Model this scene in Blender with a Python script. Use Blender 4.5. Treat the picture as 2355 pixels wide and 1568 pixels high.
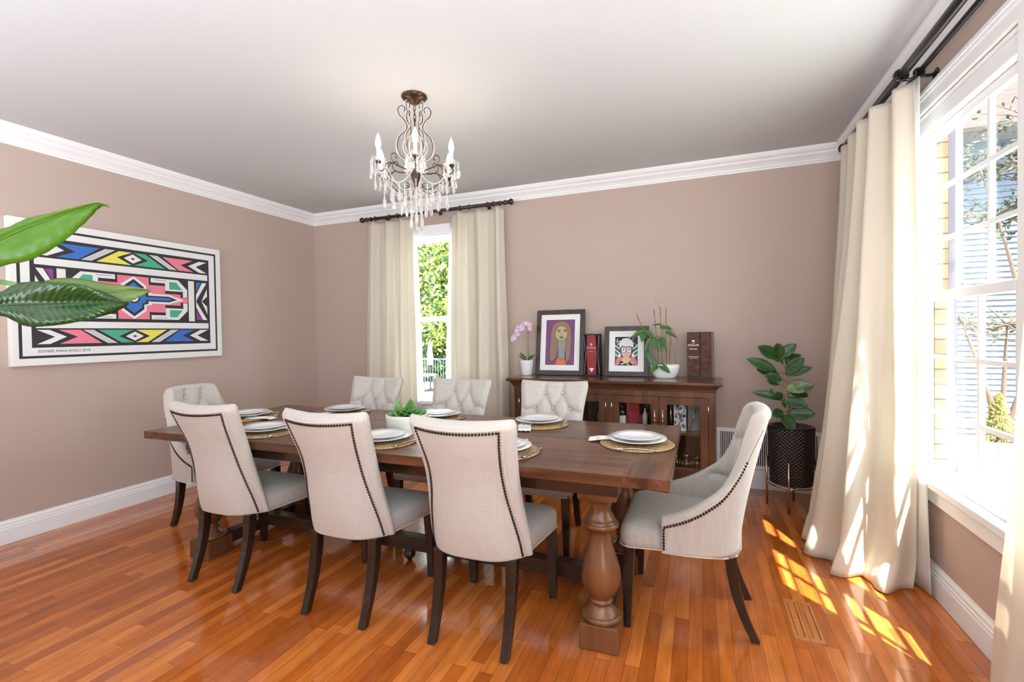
import bpy, bmesh, math, random
from mathutils import Vector, Matrix, Quaternion
sc = bpy.context.scene
for o in list(bpy.data.objects): bpy.data.objects.remove(o)
PI = math.pi
R = math.radians

# ------------------------------------------------------------------ camera
cam = bpy.data.cameras.new('camera'); cam.sensor_fit = 'HORIZONTAL'; cam.sensor_width = 36.0
cam.lens = 16.732; cam.clip_start = 0.05; cam.clip_end = 300
co = bpy.data.objects.new('camera', cam); sc.collection.objects.link(co)
_rw = ((0.92992221, 0.00873324, 0.36765258), (0.36740438, 0.02166199, -0.929809), (-0.01608433, 0.99972721, 0.01693534))
co.matrix_world = Matrix.Translation((0, 0, 1.3)) @ Matrix(_rw).to_4x4()
sc.camera = co

# ------------------------------------------------------------------ world, sun, exposure
w = bpy.data.worlds.new('sky'); sc.world = w; w.use_nodes = True
bg = w.node_tree.nodes['Background']
bg.inputs[0].default_value = (0.80, 0.90, 1.0, 1); bg.inputs[1].default_value = 4.6
sun = bpy.data.lights.new('sun', 'SUN'); sun.energy = 19; sun.angle = R(0.6); sun.color = (1.0, 0.93, 0.82)
so = bpy.data.objects.new('sun', sun); sc.collection.objects.link(so)
so.rotation_euler = Vector((-0.335, 0.53, -1.0)).to_track_quat('-Z', 'Y').to_euler()
def area(name, loc, direction, sx, sy, power, color=(1, 1, 1)):
    l = bpy.data.lights.new(name, 'AREA'); l.shape = 'RECTANGLE'; l.size = sx; l.size_y = sy; l.energy = power; l.color = color
    o = bpy.data.objects.new(name, l); sc.collection.objects.link(o); o.location = loc
    o.rotation_euler = Vector(direction).to_track_quat('-Z', 'Y').to_euler(); return o
area('bounce_fill', (0.1, -0.8, 1.3), (-.05, 0.25, 1), 1.6, 1.6, 78, (.84, .93, 1.0))  # added fill lamp aimed at the ceiling, not a fixture of the room
area('bounce_fill_left', (-2.9, -1.1, 1.3), (-.1, 0.25, 1), 1.6, 1.6, 42, (.84, .93, 1.0))  # second added fill lamp, brightens the left half off the ceiling
sc.view_settings.view_transform = 'Standard'; sc.view_settings.look = 'None'
sc.view_settings.exposure = 1.25; sc.view_settings.gamma = 1; sc.view_settings.use_curve_mapping = False

# ------------------------------------------------------------------ helpers
C = sc.collection
class MB:
    """collects shapes, build() links them as ONE mesh object"""
    def __init__(s): s.v = []; s.f = []; s.m = []; s.s = []
    def add(s, vs, fs, m=0, sm=True):
        n = len(s.v); s.v += [tuple(p) for p in vs]
        for f in fs: s.f.append([i + n for i in f]); s.m.append(m); s.s.append(sm)
        return s
    def box(s, a, b, m=0):
        x0, y0, z0 = a; x1, y1, z1 = b
        vs = [(x, y, z) for z in (z0, z1) for y in (y0, y1) for x in (x0, x1)]
        return s.add(vs, [(0, 2, 3, 1), (4, 5, 7, 6), (0, 1, 5, 4), (2, 6, 7, 3), (0, 4, 6, 2), (1, 3, 7, 5)], m, False)
    def cbox(s, c, d, m=0): return s.box([c[i] - d[i] / 2 for i in range(3)], [c[i] + d[i] / 2 for i in range(3)], m)
    def loft(s, loops, m=0, sm=True, close=True, caps=True):
        n = len(loops[0]); vs = [p for l in loops for p in l]; fs = []
        k = n if close else n - 1
        for i in range(len(loops) - 1):
            for j in range(k):
                j2 = (j + 1) % n
                fs.append((i * n + j, i * n + j2, (i + 1) * n + j2, (i + 1) * n + j))
        s.add(vs, fs, m, sm)
        if caps and close:
            b = len(s.v) - len(vs)
            s.f.append([b + j for j in range(n)][::-1]); s.m.append(m); s.s.append(False)
            s.f.append([b + (len(loops) - 1) * n + j for j in range(n)]); s.m.append(m); s.s.append(False)
        return s
    def lathe(s, prof, c=(0, 0, 0), n=32, m=0, sx=1, sy=1, caps=True, sm=True):
        loops = [[(c[0] + r * sx * math.cos(2 * PI * j / n), c[1] + r * sy * math.sin(2 * PI * j / n), c[2] + z) for j in range(n)] for r, z in prof]
        return s.loft(loops, m, sm, True, caps)
    def tube(s, pts, r, n=8, m=0, closed=False, sm=True):
        P = [Vector(p) for p in pts]; k = len(P)
        rr = r if isinstance(r, (list, tuple)) else [r] * k
        T = []
        for i in range(k):
            a = P[(i - 1) % k] if closed or i > 0 else P[i]; b = P[(i + 1) % k] if closed or i < k - 1 else P[i]
            t = b - a
            T.append(t.normalized() if t.length > 1e-9 else Vector((0, 0, 1)))
        u = Vector((0, 0, 1)) if abs(T[0].z) < 0.9 else Vector((1, 0, 0))
        u = (u - T[0] * u.dot(T[0])).normalized(); loops = []
        for i in range(k):
            if i: u = (u - T[i] * u.dot(T[i])); u = u.normalized() if u.length > 1e-6 else T[i].orthogonal().normalized()
            wv = T[i].cross(u)
            loops.append([P[i] + (u * math.cos(2 * PI * j / n) + wv * math.sin(2 * PI * j / n)) * rr[i] for j in range(n)])
        if closed: loops.append(loops[0])
        return s.loft(loops, m, sm, True, not closed)
    def cyl(s, a, b, r, r2=None, n=12, m=0): return s.tube([a, b], [r, r if r2 is None else r2], n, m)
    def ball(s, c, r, n=10, m=0, sx=1, sy=1, sz=1):
        pr = []
        k = max(4, n // 2)
        for i in range(k + 1):
            a = -PI / 2 + PI * i / k; pr.append((max(r * math.cos(a), 1e-5), r * math.sin(a) * sz))
        return s.lathe(pr, c, n, m, sx, sy, False)
    def grid(s, fn, nu, nv, m=0, sm=True):
        vs = [fn(i / nu, j / nv) for j in range(nv + 1) for i in range(nu + 1)]
        fs = [(j * (nu + 1) + i, j * (nu + 1) + i + 1, (j + 1) * (nu + 1) + i + 1, (j + 1) * (nu + 1) + i) for j in range(nv) for i in range(nu)]
        return s.add(vs, fs, m, sm)
    def flat(s, pts, y=0.0, m=0):           # polygon in the local XZ plane facing -Y
        a = sum(pts[i][0] * pts[(i + 1) % len(pts)][1] - pts[(i + 1) % len(pts)][0] * pts[i][1] for i in range(len(pts)))
        if a < 0: pts = pts[::-1]
        return s.add([(p[0], y, p[1]) for p in pts], [list(range(len(pts)))], m, False)
    def stroke(s, pts, wd, y=0.0, m=0):
        for i in range(len(pts) - 1):
            a = Vector(pts[i]); b = Vector(pts[i + 1]); d = b - a
            if d.length < 1e-7: continue
            d.normalize(); nn = Vector((-d.y, d.x)) * wd / 2; e = d * wd * 0.3
            s.flat([tuple(a - e - nn), tuple(b + e - nn), tuple(b + e + nn), tuple(a - e + nn)], y, m)
        return s
    def prism(s, pts, lo, hi, axis=1, m=0):  # polygon extruded along axis (0=x,1=y,2=z)
        def mk(p, t): return (t, p[0], p[1]) if axis == 0 else ((p[0], t, p[1]) if axis == 1 else (p[0], p[1], t))
        n = len(pts); vs = [mk(p, lo) for p in pts] + [mk(p, hi) for p in pts]
        fs = [list(range(n))[::-1], [n + i for i in range(n)]] + [(i, (i + 1) % n, n + (i + 1) % n, n + i) for i in range(n)]
        return s.add(vs, fs, m, False)
    def xf(s, M, start=0):
        for i in range(start, len(s.v)): s.v[i] = tuple(M @ Vector(s.v[i]))
        return s
    def build(s, name, mats, parent=None, bevel=0, loc=None, rot=None, seg=2, fix=True):
        me = bpy.data.meshes.new(name); me.from_pydata(s.v, [], s.f)
        if not isinstance(mats, (list, tuple)): mats = [mats]
        for m in mats: me.materials.append(m)
        me.polygons.foreach_set('material_index', s.m); me.polygons.foreach_set('use_smooth', s.s)
        if fix:
            b = bmesh.new(); b.from_mesh(me); bmesh.ops.recalc_face_normals(b, faces=b.faces[:]); b.to_mesh(me); b.free()
        me.update()
        o = bpy.data.objects.new(name, me); C.objects.link(o)
        if bevel:
            md = o.modifiers.new('bevel', 'BEVEL'); md.width = bevel; md.segments = seg; md.limit_method = 'ANGLE'; md.angle_limit = R(40)
        if parent: o.parent = parent
        if loc is not None: o.location = loc
        if rot is not None: o.rotation_euler = rot
        return o
def tag(o, label=None, cat=None, group=None, kind=None):
    if label: o['label'] = label
    if cat: o['category'] = cat
    if group: o['group'] = group
    if kind: o['kind'] = kind
    return o
def thing(name, label, cat, loc=(0, 0, 0), rz=0, group=None, rx=0):
    o = bpy.data.objects.new(name, None); C.objects.link(o); o.location = loc; o.rotation_euler = (rx, 0, rz); o.empty_display_size = 0.1
    return tag(o, label, cat, group)
def dup(root, loc, rz, label, group=None):
    def cp(o, par):
        c = o.copy(); C.objects.link(c); c.parent = par
        for ch in kids.get(o.name, []): cp(ch, c)
        return c
    kids = {}
    for o in list(C.objects):
        if o.parent: kids.setdefault(o.parent.name, []).append(o)
    r = cp(root, None); r.location = loc; r.rotation_euler = (root.rotation_euler[0], 0, rz); r['label'] = label
    if group: r['group'] = group
    return r
def struct(o): o['kind'] = 'structure'; return o
def text(name, body, size, mat, parent, loc, rot=(PI / 2, 0, 0), ext=0.0003, align='CENTER', sx=1.0):
    cu = bpy.data.curves.new(name, 'FONT'); cu.body = body; cu.size = size; cu.extrude = ext; cu.align_x = align; cu.resolution_u = 3
    t = bpy.data.objects.new(name, cu); C.objects.link(t); bpy.context.view_layer.update()
    me = bpy.data.meshes.new_from_object(t.evaluated_get(bpy.context.evaluated_depsgraph_get()))
    bpy.data.objects.remove(t)
    o = bpy.data.objects.new(name, me); C.objects.link(o); me.materials.clear(); me.materials.append(mat)
    o.parent = parent; o.location = loc; o.rotation_euler = rot; o.scale = (sx, 1, 1); return o
def interp(x, xs, ys):
    if x <= xs[0]: return ys[0]
    for i in range(len(xs) - 1):
        if x <= xs[i + 1]:
            t = (x - xs[i]) / (xs[i + 1] - xs[i]); return ys[i] + (ys[i + 1] - ys[i]) * t
    return ys[-1]
def sm_interp(x, xs, ys):
    n = len(xs)
    if x <= xs[0]: return ys[0]
    if x >= xs[-1]: return ys[-1]
    i = max(k for k in range(n - 1) if xs[k] <= x)
    def sl(k):
        if k == 0 or k == n - 1: return 0 if n < 3 else (ys[min(k + 1, n - 1)] - ys[max(k - 1, 0)]) / (xs[min(k + 1, n - 1)] - xs[max(k - 1, 0)])
        return (ys[k + 1] - ys[k - 1]) / (xs[k + 1] - xs[k - 1])
    h = xs[i + 1] - xs[i]; t = (x - xs[i]) / h
    return (2 * t**3 - 3 * t**2 + 1) * ys[i] + (t**3 - 2 * t**2 + t) * h * sl(i) + (-2 * t**3 + 3 * t**2) * ys[i + 1] + (t**3 - t**2) * h * sl(i + 1)
def resample(pts, step):
    P = [Vector(p) for p in pts]; L = [0]
    for i in range(1, len(P)): L.append(L[-1] + (P[i] - P[i - 1]).length)
    n = max(1, int(round(L[-1] / step))); out = []; j = 0
    for k in range(n + 1):
        d = L[-1] * k / n
        while j < len(P) - 2 and L[j + 1] < d: j += 1
        t = (d - L[j]) / max(1e-9, L[j + 1] - L[j]); out.append(P[j].lerp(P[j + 1], t))
    return out

# ------------------------------------------------------------------ materials
def mat(name, col, rough=0.5, metal=0.0, coat=0.0, spec=0.5, noise=None, bump=None, sheen=0.0, emis=None, trans=0.0, ior=1.45, stretch=(1, 1, 1), coords='Object', sss=0):
    m = bpy.data.materials.new(name); m.use_nodes = True; nt = m.node_tree; p = nt.nodes['Principled BSDF']
    p.inputs['Base Color'].default_value = (*col, 1); p.inputs['Roughness'].default_value = rough; p.inputs['Metallic'].default_value = metal
    p.inputs['Coat Weight'].default_value = coat; p.inputs['Coat Roughness'].default_value = 0.08; p.inputs['Specular IOR Level'].default_value = spec
    p.inputs['Sheen Weight'].default_value = sheen; p.inputs['Transmission Weight'].default_value = trans; p.inputs['IOR'].default_value = ior
    if emis: p.inputs['Emission Color'].default_value = (*emis[0], 1); p.inputs['Emission Strength'].default_value = emis[1]
    if noise or bump:
        tc = nt.nodes.new('ShaderNodeTexCoord'); mp = nt.nodes.new('ShaderNodeMapping'); mp.inputs['Scale'].default_value = stretch
        nt.links.new(tc.outputs[coords], mp.inputs[0])
    if noise:                              # (scale, second colour, contrast low, high)
        nz = nt.nodes.new('ShaderNodeTexNoise'); nz.inputs['Scale'].default_value = noise[0]; nz.inputs['Detail'].default_value = 4
        nt.links.new(mp.outputs[0], nz.inputs['Vector'])
        rp = nt.nodes.new('ShaderNodeValToRGB'); rp.color_ramp.elements[0].position = noise[2]; rp.color_ramp.elements[1].position = noise[3]
        rp.color_ramp.elements[0].color = (*col, 1); rp.color_ramp.elements[1].color = (*noise[1], 1)
        nt.links.new(nz.outputs[0], rp.inputs[0]); nt.links.new(rp.outputs[0], p.inputs['Base Color'])
    if bump:                               # (scale, strength, distance)
        nb = nt.nodes.new('ShaderNodeTexNoise'); nb.inputs['Scale'].default_value = bump[0]; nb.inputs['Detail'].default_value = 3
        nt.links.new(mp.outputs[0], nb.inputs['Vector']); bp = nt.nodes.new('ShaderNodeBump')
        bp.inputs['Strength'].default_value = bump[1]; bp.inputs['Distance'].default_value = bump[2]
        nt.links.new(nb.outputs[0], bp.inputs['Height']); nt.links.new(bp.outputs[0], p.inputs['Normal'])
    return m
def floor_mat(name, swap, c1, c2, c3):
    m = bpy.data.materials.new(name); m.use_nodes = True; nt = m.node_tree; p = nt.nodes['Principled BSDF']; N = nt.nodes.new; L = nt.links.new
    tc = N('ShaderNodeTexCoord'); sp = N('ShaderNodeSeparateXYZ'); cb = N('ShaderNodeCombineXYZ'); L(tc.outputs['Object'], sp.inputs[0])
    a, b = (1, 0) if swap else (0, 1)
    L(sp.outputs[a], cb.inputs[0]); L(sp.outputs[b], cb.inputs[1])
    br = N('ShaderNodeTexBrick'); L(cb.outputs[0], br.inputs['Vector'])
    br.offset = 0.37; br.offset_frequency = 2; br.squash = 1.35; br.squash_frequency = 3
    br.inputs['Color1'].default_value = (0, 0, 0, 1); br.inputs['Color2'].default_value = (1, 1, 1, 1); br.inputs['Mortar'].default_value = (0.5, 0.5, 0.5, 1)
    br.inputs['Scale'].default_value = 1; br.inputs['Mortar Size'].default_value = 0.0011; br.inputs['Mortar Smooth'].default_value = 0.2
    br.inputs['Brick Width'].default_value = 0.62; br.inputs['Row Height'].default_value = 0.0572; br.inputs['Bias'].default_value = 0
    rp = N('ShaderNodeValToRGB'); e = rp.color_ramp.elements; e[0].color = (*c1, 1); e[1].color = (*c3, 1); e.new(0.55).color = (*c2, 1)
    L(br.outputs['Color'], rp.inputs[0])
    mp = N('ShaderNodeMapping'); mp.inputs['Scale'].default_value = (2.2, 34, 1); L(cb.outputs[0], mp.inputs[0])
    ng = N('ShaderNodeTexNoise'); ng.inputs['Scale'].default_value = 1.6; ng.inputs['Detail'].default_value = 5; L(mp.outputs[0], ng.inputs['Vector'])
    mp2 = N('ShaderNodeMapping'); mp2.inputs['Scale'].default_value = (1.5, 5, 1); L(cb.outputs[0], mp2.inputs[0])
    n2 = N('ShaderNodeTexNoise'); n2.inputs['Scale'].default_value = 4; n2.inputs['Detail'].default_value = 3; L(mp2.outputs[0], n2.inputs['Vector'])
    ad = N('ShaderNodeMath'); ad.operation = 'ADD'; L(ng.outputs[0], ad.inputs[0]); L(n2.outputs[0], ad.inputs[1])
    mr = N('ShaderNodeMapRange'); mr.inputs[1].default_value = 0.7; mr.inputs[2].default_value = 1.35; mr.inputs[3].default_value = 0.74; mr.inputs[4].default_value = 1.18
    L(ad.outputs[0], mr.inputs[0])
    mx = N('ShaderNodeVectorMath'); mx.operation = 'SCALE'; L(rp.outputs[0], mx.inputs[0]); L(mr.outputs[0], mx.inputs['Scale'])
    mo = N('ShaderNodeMix'); mo.data_type = 'RGBA'; L(br.outputs['Fac'], mo.inputs['Factor']); L(mx.outputs[0], mo.inputs['A']); mo.inputs['B'].default_value = (0.20, 0.055, 0.018, 1)
    L(mo.outputs['Result'], p.inputs['Base Color'])
    bp = N('ShaderNodeBump'); bp.inputs['Strength'].default_value = 0.5; bp.inputs['Distance'].default_value = 0.0008; bp.invert = True
    L(br.outputs['Fac'], bp.inputs['Height'])
    nw = N('ShaderNodeTexNoise'); nw.inputs['Scale'].default_value = 3.0; L(tc.outputs['Object'], nw.inputs['Vector'])
    b2 = N('ShaderNodeBump'); b2.inputs['Strength'].default_value = 0.05; b2.inputs['Distance'].default_value = 0.01; L(nw.outputs[0], b2.inputs['Height']); L(bp.outputs[0], b2.inputs['Normal'])
    L(b2.outputs[0], p.inputs['Normal'])
    p.inputs['Roughness'].default_value = 0.12; p.inputs['Specular IOR Level'].default_value = 0.5; p.inputs['Coat Weight'].default_value = 0.35; p.inputs['Coat Roughness'].default_value = 0.05
    return m
def wood(name, dark, light, axis=0, rough=0.3, coat=0.15, scale=1.0, lo=0.32, hi=0.72, seam=0):
    m = bpy.data.materials.new(name); m.use_nodes = True; nt = m.node_tree; p = nt.nodes['Principled BSDF']; N = nt.nodes.new; L = nt.links.new
    tc = N('ShaderNodeTexCoord'); mp = N('ShaderNodeMapping'); s = [26 * scale] * 3; s[axis] = 1.6 * scale; mp.inputs['Scale'].default_value = s
    L(tc.outputs['Object'], mp.inputs[0]); nz = N('ShaderNodeTexNoise'); nz.inputs['Scale'].default_value = 1; nz.inputs['Detail'].default_value = 6; nz.inputs['Distortion'].default_value = 0.6
    L(mp.outputs[0], nz.inputs['Vector']); rp = N('ShaderNodeValToRGB'); rp.color_ramp.elements[0].position = lo; rp.color_ramp.elements[1].position = hi
    rp.color_ramp.elements[0].color = (*dark, 1); rp.color_ramp.elements[1].color = (*light, 1); L(nz.outputs[0], rp.inputs[0])
    n2 = N('ShaderNodeTexNoise'); n2.inputs['Scale'].default_value = 2.5; L(tc.outputs['Object'], n2.inputs['Vector'])
    mr = N('ShaderNodeMapRange'); mr.inputs[1].default_value = 0.3; mr.inputs[2].default_value = 0.7; mr.inputs[3].default_value = 0.75; mr.inputs[4].default_value = 1.2; L(n2.outputs[0], mr.inputs[0])
    mx = N('ShaderNodeVectorMath'); mx.operation = 'SCALE'; L(rp.outputs[0], mx.inputs[0]); L(mr.outputs[0], mx.inputs['Scale']); out = mx.outputs[0]
    if seam:
        sp = N('ShaderNodeSeparateXYZ'); L(tc.outputs['Object'], sp.inputs[0]); md = N('ShaderNodeMath'); md.operation = 'PINGPONG'; md.inputs[1].default_value = seam / 2
        L(sp.outputs[1], md.inputs[0]); lt = N('ShaderNodeMath'); lt.operation = 'LESS_THAN'; lt.inputs[1].default_value = 0.0012; L(md.outputs[0], lt.inputs[0])
        mo = N('ShaderNodeMix'); mo.data_type = 'RGBA'; L(lt.outputs[0], mo.inputs['Factor']); L(out, mo.inputs['A']); mo.inputs['B'].default_value = (0.02, 0.01, 0.006, 1); out = mo.outputs['Result']
    L(out, p.inputs['Base Color'])
    bp = N('ShaderNodeBump'); bp.inputs['Strength'].default_value = 0.15; bp.inputs['Distance'].default_value = 0.0015; L(nz.outputs[0], bp.inputs['Height']); L(bp.outputs[0], p.inputs['Normal'])
    p.inputs['Roughness'].default_value = rough; p.inputs['Coat Weight'].default_value = coat; p.inputs['Coat Roughness'].default_value = 0.12
    return m
def cloth(name, col, transl=0.35, rough=0.55, weave=900, sheen=0.3):
    m = bpy.data.materials.new(name); m.use_nodes = True; nt = m.node_tree; p = nt.nodes['Principled BSDF']; N = nt.nodes.new; L = nt.links.new
    p.inputs['Base Color'].default_value = (*col, 1); p.inputs['Roughness'].default_value = rough; p.inputs['Sheen Weight'].default_value = sheen
    tc = N('ShaderNodeTexCoord'); nz = N('ShaderNodeTexNoise'); nz.inputs['Scale'].default_value = 14; L(tc.outputs['Object'], nz.inputs['Vector'])
    bp = N('ShaderNodeBump'); bp.inputs['Strength'].default_value = 0.25; bp.inputs['Distance'].default_value = 0.006; L(nz.outputs[0], bp.inputs['Height']); L(bp.outputs[0], p.inputs['Normal'])
    if transl:
        t = N('ShaderNodeBsdfTranslucent'); t.inputs[0].default_value = (*[min(1, c * 1.04) for c in col], 1); mx = N('ShaderNodeMixShader'); mx.inputs[0].default_value = transl
        out = nt.nodes['Material Output']; L(p.outputs[0], mx.inputs[1]); L(t.outputs[0], mx.inputs[2]); L(mx.outputs[0], out.inputs[0])
    return m
def glass_mat(name, tint=(1, 1, 1), refl=0.06):
    m = bpy.data.materials.new(name); m.use_nodes = True; nt = m.node_tree; N = nt.nodes.new; L = nt.links.new
    nt.nodes.remove(nt.nodes['Principled BSDF'])
    t = N('ShaderNodeBsdfTransparent'); t.inputs[0].default_value = (*tint, 1); g = N('ShaderNodeBsdfGlossy'); g.inputs['Roughness'].default_value = 0.01
    lw = N('ShaderNodeLayerWeight'); lw.inputs['Blend'].default_value = 0.5; pw = N('ShaderNodeMath'); pw.operation = 'POWER'; pw.inputs[1].default_value = 5
    L(lw.outputs['Facing'], pw.inputs[0]); ma = N('ShaderNodeMath'); ma.operation = 'MULTIPLY_ADD'; ma.inputs[1].default_value = .5; ma.inputs[2].default_value = refl / 2; L(pw.outputs[0], ma.inputs[0])
    mx = N('ShaderNodeMixShader'); L(ma.outputs[0], mx.inputs[0]); L(t.outputs[0], mx.inputs[1]); L(g.outputs[0], mx.inputs[2]); L(mx.outputs[0], nt.nodes['Material Output'].inputs[0]); return m
def linen_mat(name, col):
    m = bpy.data.materials.new(name); m.use_nodes = True; nt = m.node_tree; p = nt.nodes['Principled BSDF']; N = nt.nodes.new; L = nt.links.new
    tc = N('ShaderNodeTexCoord')
    vals = []
    for sc_ in ((6, 60, 420), (420, 60, 8), (3, 3, 3)):
        mp = N('ShaderNodeMapping'); mp.inputs['Scale'].default_value = sc_; L(tc.outputs['Object'], mp.inputs[0])
        nz = N('ShaderNodeTexNoise'); nz.inputs['Scale'].default_value = 1; nz.inputs['Detail'].default_value = 2; L(mp.outputs[0], nz.inputs['Vector']); vals.append(nz.outputs[0])
    a = N('ShaderNodeMath'); a.operation = 'ADD'; L(vals[0], a.inputs[0]); L(vals[1], a.inputs[1])
    mr = N('ShaderNodeMapRange'); mr.inputs[1].default_value = 0.6; mr.inputs[2].default_value = 1.4; mr.inputs[3].default_value = 0.88; mr.inputs[4].default_value = 1.1; L(a.outputs[0], mr.inputs[0])
    c = N('ShaderNodeRGB'); c.outputs[0].default_value = (*col, 1); mx = N('ShaderNodeVectorMath'); mx.operation = 'SCALE'; L(c.outputs[0], mx.inputs[0]); L(mr.outputs[0], mx.inputs['Scale'])
    L(mx.outputs[0], p.inputs['Base Color']); bp = N('ShaderNodeBump'); bp.inputs['Strength'].default_value = 0.25; bp.inputs['Distance'].default_value = 0.0006
    L(a.outputs[0], bp.inputs['Height']); L(bp.outputs[0], p.inputs['Normal']); p.inputs['Roughness'].default_value = 0.75; p.inputs['Sheen Weight'].default_value = 0.25; p.inputs['Specular IOR Level'].default_value = 0.25
    return m

M = {}
M['wall'] = mat('wall_paint', (0.54, 0.425, 0.365), 0.55, bump=(220, 0.06, 0.001), spec=0.3)
M['ceil'] = mat('ceiling_paint', (0.62, 0.635, 0.65), 0.85, spec=0.1)
M['trim'] = mat('white_trim', (0.92, 0.93, 0.94), 0.3, spec=0.5)
M['floor'] = floor_mat('oak_floor', True, (0.38, 0.088, 0.013), (0.52, 0.135, 0.022), (0.66, 0.205, 0.040))
M['floor2'] = floor_mat('oak_floor_border', False, (0.34, 0.09, 0.02), (0.42, 0.125, 0.03), (0.5, 0.17, 0.045))
M['floor3'] = floor_mat('oak_register', True, (0.5, 0.17, 0.05), (0.55, 0.2, 0.06), (0.62, 0.25, 0.08))
M['linen'] = linen_mat('linen', (0.56, 0.515, 0.47))
M['piping'] = mat('piping_cloth', (0.66, 0.59, 0.52), 0.7)
M['nail'] = mat('nailhead_bronze', (0.035, 0.025, 0.02), 0.3, 0.7)
M['espresso'] = wood('espresso_wood', (0.012, 0.007, 0.005), (0.028, 0.016, 0.012), 2, 0.25, 0.3)
M['glide'] = mat('metal_glide', (0.6, 0.6, 0.6), 0.3, 1)
M['table'] = wood('table_top_wood', (0.055, 0.018, 0.007), (0.20, 0.078, 0.034), 0, 0.3, 0.1, 0.8, 0.36, 0.68)
M['tabley'] = wood('table_end_wood', (0.05, 0.017, 0.007), (0.18, 0.072, 0.032), 1, 0.3, 0.1, 0.8, 0.36, 0.68)
M['tleg'] = wood('table_leg_wood', (0.10, 0.034, 0.011), (0.24, 0.095, 0.033), 2, 0.32, 0.2, 0.5, 0.3, 0.75)
M['tdark'] = wood('table_frame_wood', (0.03, 0.014, 0.009), (0.075, 0.034, 0.02), 0, 0.3, 0.2)
M['cab'] = wood('sideboard_wood', (0.06, 0.022, 0.010), (0.17, 0.07, 0.032), 0, 0.25, 0.4, 0.7)
M['cabz'] = wood('sideboard_door_wood', (0.055, 0.02, 0.010), (0.18, 0.07, 0.03), 2, 0.35, 0.1, 0.7)
M['cabin'] = mat('sideboard_inside', (0.03, 0.012, 0.008), 0.5)
M['copper'] = mat('brushed_copper', (0.62, 0.42, 0.33), 0.28, 1)
M['steel'] = mat('steel', (0.72, 0.72, 0.72), 0.18, 1)
M['cream'] = cloth('cream_silk', (0.90, 0.84, 0.73), 0.42, 0.42)
M['lining'] = cloth('white_lining', (0.90, 0.90, 0.88), 0.5, 0.7)
M['glass'] = glass_mat('window_glass', (.86, .88, .88))
M['cglass'] = glass_mat('cabinet_glass', (0.95, 0.95, 0.95), 0.07)
M['rodwood'] = mat('dark_rod_wood', (0.035, 0.018, 0.013), 0.3, 0.1, 0.4)
M['rodmetal'] = mat('black_rod_metal', (0.06, 0.06, 0.065), 0.22, 0.85)
M['white'] = mat('white_glaze', (0.85, 0.85, 0.84), 0.15, coat=0.5)
M['china'] = mat('white_china', (0.86, 0.86, 0.86), 0.12, coat=0.6)
M['wpot'] = mat('matt_white_pot', (0.78, 0.77, 0.73), 0.5)
M['black'] = mat('black', (0.012, 0.012, 0.014), 0.4)
M['leaf'] = mat('leaf_green', (0.035, 0.105, 0.022), 0.3, noise=(9, (0.06, 0.16, 0.03), 0.35, 0.7))
M['succ'] = mat('succulent_green', (0.10, 0.26, 0.06), 0.4, noise=(12, (0.2, 0.42, 0.13), 0.35, 0.7))
M['soil'] = mat('soil', (0.05, 0.03, 0.02), 0.9, bump=(60, 1, 0.01))
M['stem'] = mat('stem_brown', (0.22, 0.13, 0.07), 0.7, noise=(30, (0.4, 0.28, 0.15), 0.4, 0.6))
# ------------------------------------------------------------------ room
XL, XR, YB, ZC = -4.158, 1.052, 4.323, 2.69
Y0 = -3.0
f = MB(); f.add([(XL, Y0, 0), (XR, Y0, 0), (XR, 4.13, 0), (XL, 4.13, 0)], [(0, 1, 2, 3)], 0, False)
f.add([(XL, 4.13, 0), (XR, 4.13, 0), (XR, YB, 0), (XL, YB, 0)], [(0, 1, 2, 3)], 1, False)
f.add([(XL, Y0, -0.15), (XR, Y0, -0.15), (XR, YB, -0.15), (XL, YB, -0.15)], [(3, 2, 1, 0)], 0, False)
struct(f.build('floor', [M['floor'], M['floor2']], fix=False))
struct(MB().box((XL, Y0, ZC), (XR, YB, ZC + 0.2)).build('ceiling', M['ceil']))
struct(MB().box((XL - 0.15, Y0, -0.15), (XL, YB + 0.15, ZC + 0.2)).build('wall_left', M['wall']))
# back wall with window opening
WX0, WX1, WZ0, WZ1 = -3.02, -2.12, 0.60, 2.335
b = MB(); T = 0.16
b.box((XL, YB, -0.15), (WX0, YB + T, ZC + .2)).box((WX1, YB, -0.15), (XR + T, YB + T, ZC + .2)).box((WX0, YB, -0.15), (WX1, YB + T, WZ0)).box((WX0, YB, WZ1), (WX1, YB + T, ZC + .2))
struct(b.build('wall_back', M['wall']))
# right wall with twin window opening
VY0, VY1, VZ0, VZ1 = 1.27, 3.10, 0.56, 2.36
b = MB(); T = 0.125
UY0, UY1 = -2.2, -.1  # extra opening behind the camera, added to let in side light
b.box((XR, Y0, -0.15), (XR + T, UY0, ZC + .2)).box((XR, UY1, -0.15), (XR + T, VY0, ZC + .2)).box((XR, UY0, -0.15), (XR + T, UY1, VZ0)).box((XR, UY0, VZ1), (XR + T, UY1, ZC + .2))
b.box((XR, VY1, -0.15), (XR + T, YB, ZC + .2)).box((XR, VY0, -0.15), (XR + T, VY1, VZ0)).box((XR, VY0, VZ1), (XR + T, VY1, ZC + .2))
struct(b.build('wall_right', M['wall']))
struct(MB().box((XL - .15, Y0 - .15, -.15), (XR + T, Y0, ZC + .2)).build('wall_front_added', M['wall']))  # unseen wall added to keep frontal sky light out behind the camera
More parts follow.
